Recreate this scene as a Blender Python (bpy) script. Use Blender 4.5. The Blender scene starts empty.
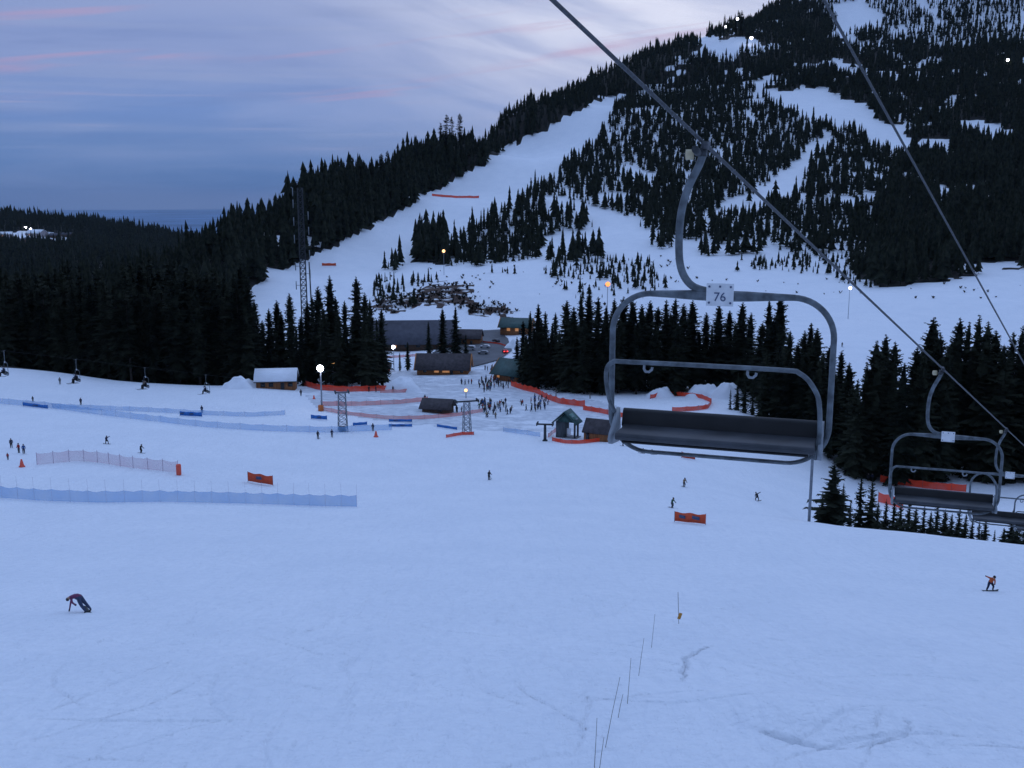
import bpy, bmesh, math, random
import numpy as np
from mathutils import Vector, Matrix

random.seed(7); rng = np.random.default_rng(11)
SC = bpy.context.scene
COL = SC.collection
R = math.radians

# ------------------------------------------------------------------ camera
PITCH = R(10.43); CP_, SP_ = math.cos(PITCH), math.sin(PITCH); F = 1000.0
cam_d = bpy.data.cameras.new('camera'); cam = bpy.data.objects.new('camera', cam_d); COL.objects.link(cam)
cam_d.sensor_width = 36.0; cam_d.lens = 36.0 * F / 1024.0
cam_d.clip_start = 0.1; cam_d.clip_end = 300000.0
cam.location = (0, 0, 0); cam.rotation_euler = (R(90) - PITCH, 0, 0)
SC.camera = cam
SC.view_settings.view_transform = 'Standard'; SC.view_settings.look = 'None'
SC.view_settings.gamma = 1.0; SC.view_settings.use_curve_mapping = False
SC.view_settings.exposure = 0.0
SC.cycles.use_denoising = True
SC.cycles.max_bounces = 4; SC.cycles.diffuse_bounces = 2; SC.cycles.transparent_max_bounces = 24
SC.cycles.volume_bounces = 0

# ------------------------------------------------------------------ sky (dusk, thin streaky cloud)
wd = bpy.data.worlds.new('World'); SC.world = wd; wd.use_nodes = True
nt = wd.node_tree; N = nt.nodes; L = nt.links; N.clear()
def nd(t, **k):
    n = N.new(t)
    for a, b in k.items(): setattr(n, a, b)
    return n
def mth(op, a, b=None, c=None):
    n = nd('ShaderNodeMath', operation=op)
    for i, v in enumerate((a, b, c)):
        if v is None: continue
        if isinstance(v, (int, float)): n.inputs[i].default_value = v
        else: L.new(v, n.inputs[i])
    return n.outputs[0]
def mixc(f, a, b, mode='MIX'):
    n = nd('ShaderNodeMix', data_type='RGBA', blend_type=mode)
    for i, v in ((0, f), (6, a), (7, b)):
        if isinstance(v, (int, float)): n.inputs[i].default_value = v
        elif isinstance(v, tuple): n.inputs[i].default_value = (*v, 1)
        else: L.new(v, n.inputs[i])
    return n.outputs[2]
def smooth(v, a, b):
    n = nd('ShaderNodeMapRange', interpolation_type='SMOOTHSTEP'); L.new(v, n.inputs[0])
    n.inputs[1].default_value = a; n.inputs[2].default_value = b
    return n.outputs[0]
SUN_EL, SUN_ROT = 2.0, 12.0
sky = nd('ShaderNodeTexSky', sky_type='NISHITA'); sky.sun_disc = False
sky.sun_elevation = R(SUN_EL); sky.sun_rotation = R(SUN_ROT); sky.altitude = 900; sky.ozone_density = 3.0
tc = nd('ShaderNodeTexCoord'); sep = nd('ShaderNodeSeparateXYZ'); L.new(tc.outputs['Generated'], sep.inputs[0])
dx, dy, dz = sep.outputs
az = mth('ARCTAN2', dx, dy); el = dz
ramp = nd('ShaderNodeValToRGB'); cr = ramp.color_ramp; cr.interpolation = 'EASE'
L.new(mth('MULTIPLY_ADD', el, 1.0, 0.0), ramp.inputs[0])
stops = [(0.0, (.075, .158, .372)), (.012, (.080, .188, .450)), (.045, (.138, .248, .535)), (.085, (.172, .284, .605)),
         (.13, (.235, .320, .615)), (.19, (.265, .350, .635)), (.45, (.43, .64, 1.12)), (1.0, (.47, .71, 1.26))]
while len(cr.elements) < len(stops): cr.elements.new(.5)
for e, (p, c) in zip(cr.elements, stops): e.position = p; e.color = (*c, 1)
def sheared(sx, se, shear, scale, detail=3.0, dist=0.0, rough=.55):
    v = nd('ShaderNodeCombineXYZ')
    L.new(mth('MULTIPLY', az, sx), v.inputs[0])
    L.new(mth('MULTIPLY', mth('MULTIPLY_ADD', az, -shear, el), se), v.inputs[1])
    n = nd('ShaderNodeTexNoise'); n.inputs['Scale'].default_value = scale; n.inputs['Detail'].default_value = detail
    n.inputs['Distortion'].default_value = dist; n.inputs['Roughness'].default_value = rough
    L.new(v.outputs[0], n.inputs['Vector'])
    return n.outputs[0]
col = ramp.outputs[0]
# broad bands of thin cloud
bands = smooth(sheared(2.2, 22, .04, 1.0, 4, .6), .38, .68)
col = mixc(mth('MULTIPLY', bands, .34), col, (.36, .43, .70))
low = smooth(sheared(1.6, 60, .01, 1.0, 4, .4), .50, .66)
col = mixc(mth('MULTIPLY', mth('MULTIPLY', low, smooth(el, .004, .05)), .30), col, (.33, .40, .64))
dark = smooth(sheared(2.5, 30, .03, 1.3, 3, .5), .52, .72)
col = mixc(mth('MULTIPLY', dark, .24), col, (.145, .215, .47))
# bright break in the cloud over the ridge
ga = mth('MULTIPLY', mth('ADD', az, -.115), 4.6); ge = mth('MULTIPLY', mth('ADD', el, -.185), 9.0)
gl = mth('POWER', 2.718, mth('MULTIPLY', mth('ADD', mth('MULTIPLY', ga, ga), mth('MULTIPLY', ge, ge)), -1.0))
wob = smooth(sheared(3.0, 20, -.25, 1.4, 4, .5), .30, .66)
col = mixc(mth('MULTIPLY', gl, mth('MULTIPLY_ADD', wob, .62, .38)), col, (.80, .83, 1.0))
# pinkish streaks
st = smooth(sheared(2.6, 48, .11, 1.25, 4, .35), .55, .72)
msk = mth('MULTIPLY', smooth(el, .075, .11), smooth(el, .21, .16))
col = mixc(mth('MULTIPLY', mth('MULTIPLY', st, msk), .55), col, (.50, .34, .53))
st2 = smooth(sheared(2.4, 120, .02, 1.1, 2, .3), .60, .72)
col = mixc(mth('MULTIPLY', mth('MULTIPLY', st2, smooth(el, .03, .07)), mth('MULTIPLY', smooth(el, .13, .09), .40)), col, (.42, .41, .62))
# the side of the sky away from the glow is dimmer
bk = mth('MULTIPLY_ADD', smooth(dy, -.9, .5), .55, .45)
bk = mth('MULTIPLY', bk, mth('MULTIPLY_ADD', smooth(el, .25, .9), .14, 1.0))
sv = nd('ShaderNodeVectorMath', operation='SCALE'); L.new(col, sv.inputs[0]); L.new(bk, sv.inputs['Scale']); col = sv.outputs[0]
# blend with the physical sky, all under one Background
sc_ = nd('ShaderNodeVectorMath', operation='SCALE'); L.new(col, sc_.inputs[0]); sc_.inputs['Scale'].default_value = 10.0
fin = mixc(.96, sky.outputs[0], sc_.outputs[0])
bg = nd('ShaderNodeBackground'); bg.inputs[1].default_value = .1; L.new(fin, bg.inputs[0])
wo = nd('ShaderNodeOutputWorld'); L.new(bg.outputs[0], wo.inputs[0])

sun_d = bpy.data.lights.new('sun', 'SUN'); sun = bpy.data.objects.new('sun', sun_d); COL.objects.link(sun)
sun_d.energy = .10; sun_d.angle = R(50); sun_d.color = (1, .90, .88)
sun.rotation_euler = (R(90 - 48), 0, R(-12 + 180))      # afterglow over the ridge ahead, very soft

# ------------------------------------------------------------------ picking helpers: pixel + depth -> world
def W(px, py, d):
    x = (px - 512) / F * d; v = (384 - py) / F * d
    return Vector((x, d * CP_ + v * SP_, -d * SP_ + v * CP_))
def proj(X, Y, Z):
    d = Y * CP_ - Z * SP_; v = Y * SP_ + Z * CP_
    d = np.where(np.abs(d) < 1e-6, 1e-6, d)
    return 512 + F * X / d, 384 - F * v / d, d
def inpoly(px, py, poly):
    px = np.asarray(px, float); py = np.asarray(py, float); c = np.zeros(px.shape, bool)
    n = len(poly)
    for i in range(n):
        x1, y1 = poly[i]; x2, y2 = poly[i - 1]
        m = ((y1 > py) != (y2 > py))
        with np.errstate(divide='ignore', invalid='ignore'):
            c ^= m & (px < (x2 - x1) * (py - y1) / ((y2 - y1) if y2 != y1 else 1e-9) + x1)
    return c
def vnoise(x, y, seed=0):
    xi = np.floor(x).astype(np.int64); yi = np.floor(y).astype(np.int64); fx = x - xi; fy = y - yi
    fx = fx * fx * (3 - 2 * fx); fy = fy * fy * (3 - 2 * fy)
    def h(a, b):
        n = (a * 374761393 + b * 668265263 + seed * 974634777) & 0x7fffffff
        n = ((n ^ (n >> 13)) * 1274126177) & 0x7fffffff
        return ((n ^ (n >> 16)) & 0xffff) / 65535.0
    return (h(xi, yi) * (1 - fx) + h(xi + 1, yi) * fx) * (1 - fy) + (h(xi, yi + 1) * (1 - fx) + h(xi + 1, yi + 1) * fx) * fy
def fbm(x, y, o=4, seed=0):
    s = 0; a = 1; t = 0
    for i in range(o): s = s + a * (vnoise(x * 2 ** i, y * 2 ** i, seed + i) - .5); t += a; a *= .5
    return s / t

# ------------------------------------------------------------------ terrain: thin-plate spline through surveyed points
cps = []
def cp(*pts):
    for a in pts: cps.append(W(*a))
# main run
cp((0, 768, 37), (256, 768, 35), (512, 768, 34), (768, 768, 34), (1024, 768, 35), (0, 680, 48), (512, 680, 46), (1024, 680, 50),
   (77, 606, 71), (300, 600, 72), (512, 600, 72), (760, 600, 76), (990, 592, 90), (512, 550, 100), (250, 550, 100), (0, 550, 100), (760, 550, 107),
   (512, 520, 125), (700, 522, 128), (512, 500, 145), (200, 505, 140), (0, 500, 135), (350, 507, 140), (512, 480, 170), (300, 480, 168), (672, 507, 150), (757, 500, 160),
   (20, 455, 175), (150, 460, 172), (512, 460, 195), (680, 470, 185), (0, 430, 205), (150, 430, 207), (330, 437, 215), (512, 440, 220), (600, 440, 222), (650, 452, 205),
   (0, 400, 245), (150, 410, 238), (330, 415, 240), (420, 420, 243), (512, 420, 248), (0, 365, 292), (70, 373, 286), (130, 382, 276), (250, 386, 276), (300, 388, 282),
   (350, 400, 268), (480, 402, 275), (545, 405, 272), (400, 385, 310), (480, 388, 308), (520, 385, 318), (600, 410, 262), (680, 403, 275), (730, 400, 280), (740, 420, 240))
# right-hand edge of the run and the drop behind it
cp((800, 520, 134), (830, 525, 133), (900, 530, 128), (960, 538, 122), (1024, 547, 116), (1120, 560, 110), (760, 508, 150))
for px, d0, z0 in ((840, 160, -54.5), (920, 155, -53.5), (1000, 148, -51), (1100, 140, -47), (860, 185, -56.5), (960, 180, -56), (1060, 175, -54)):
    cps.append(Vector(((px - 512) / F * d0, d0 * 1.02 + z0 * .18, z0)))
cp((870, 492, 210), (900, 506, 195), (960, 490, 212), (1024, 486, 215), (900, 450, 250), (1000, 440, 260), (780, 440, 235))
# behind the snow edge on the left: the valley
for px, d0, z0 in ((0, 318, -56), (70, 315, -57), (140, 305, -57), (240, 305, -57), (0, 380, -74), (120, 370, -72), (230, 370, -66), (-120, 330, -58), (-120, 420, -80), (290, 400, -62)):
    cps.append(Vector(((px - 512) / F * d0, d0 * 1.02 + z0 * .18, z0)))
cp((100, 335, 900), (0, 330, 900), (-150, 330, 900), (200, 310, 800), (0, 290, 1400), (120, 300, 1400), (200, 275, 1500), (-200, 280, 1500), (50, 250, 1900), (10, 236, 2150), (120, 255, 2000), (200, 262, 2000),
   (0, 220, 2450), (60, 222, 2450), (100, 227, 2500), (150, 235, 2600), (200, 245, 2700), (230, 251, 2800), (-150, 210, 2400), (-300, 205, 2400), (260, 256, 2900))
# base area, car park and lodge
cp((430, 378, 335), (470, 372, 345), (500, 368, 360), (470, 350, 415), (500, 335, 470), (430, 330, 470), (400, 352, 430), (380, 372, 350), (560, 390, 305), (540, 360, 380),
   (600, 380, 320), (700, 375, 330), (650, 340, 410))
# far bank and hill foot
cp((250, 296, 600), (300, 302, 560), (370, 303, 540), (380, 318, 480), (450, 318, 490), (520, 318, 500), (400, 300, 520), (450, 290, 540), (520, 295, 540), (580, 305, 500))
# the long run
cp((300, 268, 680), (350, 245, 740), (360, 280, 620), (400, 222, 820), (400, 262, 690), (450, 193, 930), (440, 230, 800), (500, 158, 1060), (540, 150, 1080), (590, 108, 1280), (620, 102, 1330))
# skyline ridge
ridge = [(195, 268, 640), (225, 250, 690), (250, 232, 720), (300, 211, 790), (340, 193, 850), (380, 182, 900), (430, 168, 960), (460, 146, 1040), (500, 122, 1160), (560, 94, 1320),
         (600, 78, 1430), (640, 66, 1540), (680, 53, 1640), (700, 46, 1690), (730, 38, 1720), (760, 18, 1760), (800, -10, 1800), (860, -50, 1850), (950, -95, 1900), (1100, -150, 1950), (1300, -200, 2000)]
cp(*ridge)
for px, py, d in ridge:
    p = W(px, py, d)
    q = p * 1.16; q.z = p.z - (30 if px < 420 else 70); cps.append(q)
    q = p * 1.5; q.z = p.z - (160 if px < 420 else 260); cps.append(q)
# face of the hill
cp((560, 200, 850), (560, 240, 740), (620, 230, 730), (660, 205, 830), (560, 160, 1020), (650, 150, 1040), (700, 100, 1250), (650, 100, 1340), (760, 90, 1260), (810, 108, 1180), (860, 130, 1080),
   (940, 152, 990), (700, 262, 620), (770, 255, 640), (780, 190, 850), (850, 225, 730), (850, 180, 860), (950, 230, 690), (1024, 262, 570), (1000, 290, 500), (900, 300, 480), (870, 285, 540), (840, 345, 370), (780, 300, 500),
   (800, 340, 390), (900, 330, 410), (960, 345, 380), (1024, 330, 410), (850, 40, 1480), (900, 30, 1500), (860, 8, 1600), (950, 80, 1250), (1024, 40, 1400), (1024, 120, 1050), (1024, 190, 820), (1150, 250, 600), (1150, 100, 1050), (1150, 0, 1450), (1250, 200, 700),
   (1150, 340, 370), (1300, 330, 380))
for p in ((0, 4, -11.5), (0, -60, 2), (0, -200, 30), (-60, 0, -10), (80, 0, -13), (-200, 20, -18), (220, 20, -28), (-250, 150, -36), (230, 130, -40), (0, -600, 110), (-700, -200, 40), (700, -200, 40),
          (-450, 300, -60), (-900, 600, -140), (-1600, 1500, -180), (420, 330, -10), (900, 400, 90), (1700, 1000, 260), (-2600, 2500, -300), (0, 3600, -500), (-1200, 3500, -520), (1500, 3200, 0)):
    cps.append(Vector(p))
C_ = np.array([[v.x, v.y] for v in cps]) / 100.0; Zc = np.array([v.z for v in cps])
def phi(r2): return .5 * r2 * np.log(np.maximum(r2, 1e-12))
n_ = len(C_)
D2 = ((C_[:, None, :] - C_[None, :, :]) ** 2).sum(-1)
A_ = np.zeros((n_ + 3, n_ + 3)); A_[:n_, :n_] = phi(D2) + np.diag(.004 + .010 * np.hypot(C_[:, 0], C_[:, 1]) / 5.0)
A_[:n_, n_] = 1; A_[:n_, n_ + 1:] = C_; A_[n_, :n_] = 1; A_[n_ + 1:, :n_] = C_.T
w_ = np.linalg.solve(A_, np.concatenate([Zc, [0, 0, 0]]))
def tps(X, Y):
    out = np.empty(X.size); x = X.ravel() / 100; y = Y.ravel() / 100
    for s in range(0, x.size, 40000):
        e = s + 40000
        r2 = (x[s:e, None] - C_[None, :, 0]) ** 2 + (y[s:e, None] - C_[None, :, 1]) ** 2
        out[s:e] = phi(r2) @ w_[:n_] + w_[n_] + w_[n_ + 1] * x[s:e] + w_[n_ + 2] * y[s:e]
    return out.reshape(X.shape)
angs = np.radians(np.concatenate([np.arange(-180, -39, 3.0), np.arange(-38.5, -33.5, .5), np.arange(-33, 33.01, .14), np.arange(33.5, 38.6, .5), np.arange(39, 179.9, 3.0)]))
def geo(a, b, q): return a * np.exp(np.arange(0, math.log(b / a), q))
rads = np.concatenate([geo(4, 28, .03), geo(28, 36, .0065), geo(36, 58, .0028), geo(58, 75, .0065), geo(75, 700, .008), geo(700, 4600, .0105)])
AA, RR = np.meshgrid(angs, rads, indexing='ij')
GX, GY = np.sin(AA) * RR, np.cos(AA) * RR
GZ = tps(GX, GY)
far_t = np.clip((RR - 380) / 400, 0, 1)
GZ = GZ + far_t * (fbm(GX / 90, GY / 90, 4, 3) * 9 + fbm(GX / 22, GY / 22, 3, 5) * 3.0)
GZ = GZ + np.clip((80 - RR) / 20, 0, 1) * (fbm(GX / 1.1, GY / 1.7, 3, 15) * .085 + fbm(GX / 4.5, GY / 2.2, 3, 16) * .14)
# gentle piste relief, a wind-scooped mound close below, two settling cracks, ski tracks
near_t = np.clip((400 - RR) / 150, 0, 1)
GZ = GZ + near_t * (fbm(GX / 16, GY / 16, 3, 9) * .45 + fbm(GX / 3.0, GY / 3.0, 3, 12) * .05)
def bump(cx, cy, rx, ry, h, ang=0):
    ca, sa = math.cos(ang), math.sin(ang)
    u = ((GX - cx) * ca + (GY - cy) * sa) / rx; v = (-(GX - cx) * sa + (GY - cy) * ca) / ry
    return h * np.exp(-(u * u + v * v))
def carve(line, width, depth, taper=True):
    """lower the ground along a world polyline; returns change"""
    xs = np.array([p[0] for p in line]); ys = np.array([p[1] for p in line])
    m = (GX > xs.min() - 2) & (GX < xs.max() + 2) & (GY > ys.min() - 2) & (GY < ys.max() + 2)
    if not m.any(): return
    gx, gy = GX[m], GY[m]; best = np.full(gx.shape, 1e9); tt = np.zeros(gx.shape)
    nS = len(line) - 1
    for i in range(nS):
        ax, ay = line[i][:2]; bx, by = line[i + 1][:2]; ddx, ddy = bx - ax, by - ay; l2 = ddx * ddx + ddy * ddy + 1e-9
        t = np.clip(((gx - ax) * ddx + (gy - ay) * ddy) / l2, 0, 1)
        dd = np.hypot(gx - ax - t * ddx, gy - ay - t * ddy)
        k = dd < best; best[k] = dd[k]; tt[k] = (i + t[k]) / nS
    w = width * (np.sin(np.pi * np.clip(tt, .02, .98)) if taper else 1.0)
    GZ[m] -= depth * np.exp(-(best / np.maximum(w, .03)) ** 2) * (np.minimum(1, 6 * tt * (1 - tt)) if taper else 1)
GRID = {}
def T(X, Y):
    X = np.asarray(X, float); Y = np.asarray(Y, float)
    a = np.arctan2(X, Y); r = np.clip(np.hypot(X, Y), rads[0], rads[-1] * .999)
    i = np.clip(np.searchsorted(angs, a) - 1, 0, len(angs) - 2); j = np.clip(np.searchsorted(rads, r) - 1, 0, len(rads) - 2)
    fa = np.clip((a - angs[i]) / (angs[i + 1] - angs[i]), 0, 1); fr = (r - rads[j]) / (rads[j + 1] - rads[j])
    return (GZ[i, j] * (1 - fa) + GZ[i + 1, j] * fa) * (1 - fr) + (GZ[i, j + 1] * (1 - fa) + GZ[i + 1, j + 1] * fa) * fr
def Tz(x, y): return float(T(x, y))
def hit(px, py, rmin=20.0):
    """the point of the ground seen at a pixel"""
    v = W(px, py, 1.0); h = math.hypot(v.x, v.y); s = v.z / h
    rr = geo(rmin, 4500, .004); xs = v.x / h * rr; ys = v.y / h * rr
    g = T(xs, ys) - s * rr
    k = np.nonzero(g >= 0)[0]
    if len(k) == 0: k = [len(rr) - 1]
    k = k[0]
    r = rr[k]
    if k > 0:
        t = -g[k - 1] / (g[k] - g[k - 1]); r = rr[k - 1] + (rr[k] - rr[k - 1]) * t
    return Vector((v.x / h * r, v.y / h * r, s * r))
def ground_d(px, d):
    """ground point in the pixel column px at view depth d"""
    x = (px - 512) / F * d; y = d; z = 0
    for _ in range(12):
        z = Tz(x, y); y = (d + z * SP_) / CP_
    return Vector((x, y, z))
def z_at(y, py):
    k = (384 - py) / F
    return y * (k * CP_ - SP_) / (CP_ + k * SP_)
p0 = hit(800, 720); GZ += bump(p0.x, p0.y + 1.0, 5.0, 3.2, .75) - bump(p0.x + .8, p0.y - 3.0, 6.0, 1.4, .30, -.25)
GZ += bump(hit(690, 665).x, hit(690, 665).y, 3.0, 2.5, .25)
cl = [hit(x, y) for x, y in ((754, 729), (775, 735), (800, 741), (820, 747), (850, 749))]
carve(cl, .17, .50)
cl = [hit(x, y) for x, y in ((718, 645), (708, 647), (700, 650), (694, 653), (690, 656), (684, 658), (687, 663), (685, 668), (681, 672), (686, 675), (682, 679), (685, 684))]
carve(cl, .085, .50)
cl = [hit(x, y) for x, y in ((850, 749), (880, 742), (905, 735), (912, 725), (900, 715))]
carve(cl, .08, .22)
for k in range(120):         # wandering ski and board tracks
    x0 = rng.uniform(-24, 22); y0 = rng.uniform(26, 66); a = rng.uniform(-.9, .9) + (math.pi / 2 if rng.random() < .35 else 0); line = []
    x, y = x0, y0; cv = rng.uniform(-.35, .35)
    for s in range(14):
        line.append((x, y)); x += math.sin(a) * .9; y += math.cos(a) * .9; a += cv * .35 + rng.normal(0, .05)
        if rng.random() < .1: cv = -cv
    carve(line, rng.uniform(.05, .11), rng.uniform(.06, .14))

# ------------------------------------------------------------------ regions of the hillside (where the forest grows, traced on the ground)
RUN = [(247, 290), (300, 262), (340, 245), (400, 213), (440, 191), (500, 156), (560, 121), (605, 101), (624, 100), (606, 124), (560, 148), (532, 166), (482, 192), (474, 205), (436, 232), (400, 262), (380, 270), (374, 292), (300, 302), (250, 304)]
CLEAR = [[(692, 40), (737, 36), (732, 58), (702, 58)], [(757, 91), (800, 92), (840, 100), (866, 102), (872, 118), (900, 129), (916, 140), (949, 140), (944, 162), (905, 156), (880, 152), (850, 131), (825, 129), (800, 119), (770, 106)],
         [(828, 136), (834, 150), (800, 178), (782, 204), (760, 206), (752, 198), (790, 166)], [(832, 6), (860, 0), (884, 18), (880, 36), (842, 30)],
         [(700, 300), (745, 268), (840, 278), (860, 292), (1024, 264), (1250, 250), (1250, 345), (1024, 330), (960, 335), (885, 350), (850, 372), (700, 420), (640, 330)],
         [(568, 206), (610, 208), (655, 232), (648, 246), (590, 226)], [(540, 196), (572, 192), (575, 208), (548, 216)]]
DENSE = [[(150, 300), (195, 240), (250, 200), (300, 195), (380, 165), (430, 150), (470, 120), (520, 95), (560, 75), (600, 60), (640, 45), (690, 34), (702, 59), (745, 60), (748, 88), (700, 84), (650, 94), (612, 97), (590, 104), (500, 155), (440, 189), (400, 211), (340, 243), (247, 288), (215, 310)],
         [(738, 62), (752, 10), (800, -20), (832, 26), (885, 40), (1024, 44), (1300, 30), (1300, 150), (1024, 150), (950, 139), (912, 139), (872, 116), (866, 101), (800, 91), (750, 89)],
         [(905, 158), (945, 163), (952, 139), (1024, 150), (1300, 150), (1300, 262), (1100, 250), (1024, 262), (880, 286), (858, 270), (880, 210)], [(412, 240), (446, 236), (446, 262), (412, 264)], [(708, 40), (715, 5), (770, -10), (760, 40), (738, 37)]]
MID = [[(560, 200), (606, 124), (624, 100), (700, 85), (760, 90), (850, 130), (905, 156), (885, 210), (862, 288), (800, 278), (760, 266), (705, 262), (665, 252), (640, 232), (600, 205)],
       [(446, 263), (458, 243), (486, 219), (525, 196), (570, 168), (610, 138), (622, 155), (612, 206), (590, 224), (560, 218), (556, 236), (540, 254), (480, 265)], [(372, 272), (400, 268), (432, 282), (424, 290), (396, 288), (374, 300)], [(590, 262), (625, 258), (660, 275), (650, 292), (600, 285)], [(730, 272), (790, 276), (780, 290), (735, 286)],
       [(752, 10), (800, -60), (1300, -200), (1300, 30), (1024, 44), (885, 40), (832, 26)], [(545, 260), (590, 245), (620, 262), (600, 275), (550, 275)], [(560, 215), (600, 225), (560, 232), (500, 240)]]
SPARSE = [[(470, 265), (560, 250), (640, 240), (700, 258), (800, 262), (858, 275), (840, 290), (745, 285), (640, 300), (560, 300), (470, 300)], [(370, 270), (470, 250), (470, 300), (372, 300)], [(860, 285), (1024, 262), (1024, 285), (870, 300)]]
BRUSH = [[(415, 290), (440, 282), (470, 284), (476, 300), (462, 310), (440, 303), (420, 306)], [(462, 304), (500, 302), (520, 312), (500, 317), (470, 314)], [(372, 298), (418, 292), (430, 300), (395, 314), (372, 312)]]
def region(X, Y):
    """0 none, 1 sparse, 2 mid, 3 dense; -1 kept clear"""
    Z = T(X, Y); px, py, d = proj(X, Y, Z); far = np.hypot(X, Y) > 430
    px0, py0 = px, py
    jx = (fbm(X / 34, Y / 34, 3, 61) * 34 + fbm(X / 9, Y / 9, 2, 63) * 14) * 1000 / np.maximum(d, 200) * .55
    jy = (fbm(X / 34, Y / 34, 3, 62) * 34 + fbm(X / 9, Y / 9, 2, 64) * 10) * 1000 / np.maximum(d, 200) * .40
    px = px + jx; py = py + jy
    r = np.zeros(px.shape, int)
    for pl in SPARSE: r[inpoly(px, py, pl) & far] = 1
    for pl in MID: r[inpoly(px, py, pl) & far] = 2
    for pl in DENSE: r[inpoly(px, py, pl) & far] = 3
    for pl in CLEAR: r[inpoly(px, py, pl) & far] = -1
    r[inpoly(px0, py0, RUN) & far] = -1
    px, py = px0, py0
    val = (px < 262) & (np.hypot(X, Y) > 310) & ~inpoly(px, py, RUN) & ~((np.hypot(X, Y) < 640) & (px > 240))
    val &= (X < -.2 * Y)
    r[val & (r == 0)] = 3
    lod = inpoly(px, py, [(-5, 236), (20, 231), (52, 233), (76, 240), (72, 249), (50, 249), (24, 250), (-5, 243)]) & (d > 1500)
    r[lod] = -1
    r[inpoly(px, py, [(95, 268), (104, 267), (118, 280), (112, 284)]) & (d > 800)] = -1
    return r, px, py, d

# ------------------------------------------------------------------ materials
MATS = {}
def mat(name, color, rough=.8, metal=0., noise=0., nscale=6., emit=None, estr=0., alpha=1., spec=.3, bump_=0., stretch=None):
    if name in MATS: return MATS[name]
    m = bpy.data.materials.new(name); m.use_nodes = True; t = m.node_tree; b = t.nodes['Principled BSDF']
    b.inputs['Roughness'].default_value = rough; b.inputs['Metallic'].default_value = metal; b.inputs['Specular IOR Level'].default_value = spec
    b.inputs['Base Color'].default_value = (*color, 1)
    tcn = t.nodes.new('ShaderNodeTexCoord'); mp = t.nodes.new('ShaderNodeMapping'); t.links.new(tcn.outputs['Object'], mp.inputs[0])
    if stretch: mp.inputs['Scale'].default_value = stretch
    nz = t.nodes.new('ShaderNodeTexNoise'); nz.inputs['Scale'].default_value = nscale; nz.inputs['Detail'].default_value = 4
    t.links.new(mp.outputs[0], nz.inputs['Vector'])
    if noise:
        mx = t.nodes.new('ShaderNodeMix'); mx.data_type = 'RGBA'
        mx.inputs[6].default_value = (*[c * (1 - noise) for c in color], 1); mx.inputs[7].default_value = (*[min(1, c * (1 + noise)) for c in color], 1)
        rp = t.nodes.new('ShaderNodeMapRange'); rp.inputs[1].default_value = .3; rp.inputs[2].default_value = .7
        t.links.new(nz.outputs[0], rp.inputs[0]); t.links.new(rp.outputs[0], mx.inputs[0]); t.links.new(mx.outputs[2], b.inputs['Base Color'])
    if bump_:
        bp = t.nodes.new('ShaderNodeBump'); bp.inputs['Strength'].default_value = bump_; bp.inputs['Distance'].default_value = .05
        t.links.new(nz.outputs[0], bp.inputs['Height']); t.links.new(bp.outputs[0], b.inputs['Normal'])
    if emit: b.inputs['Emission Color'].default_value = (*emit, 1); b.inputs['Emission Strength'].default_value = estr
    if alpha < 1: b.inputs['Alpha'].default_value = alpha
    MATS[name] = m
    return m
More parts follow.
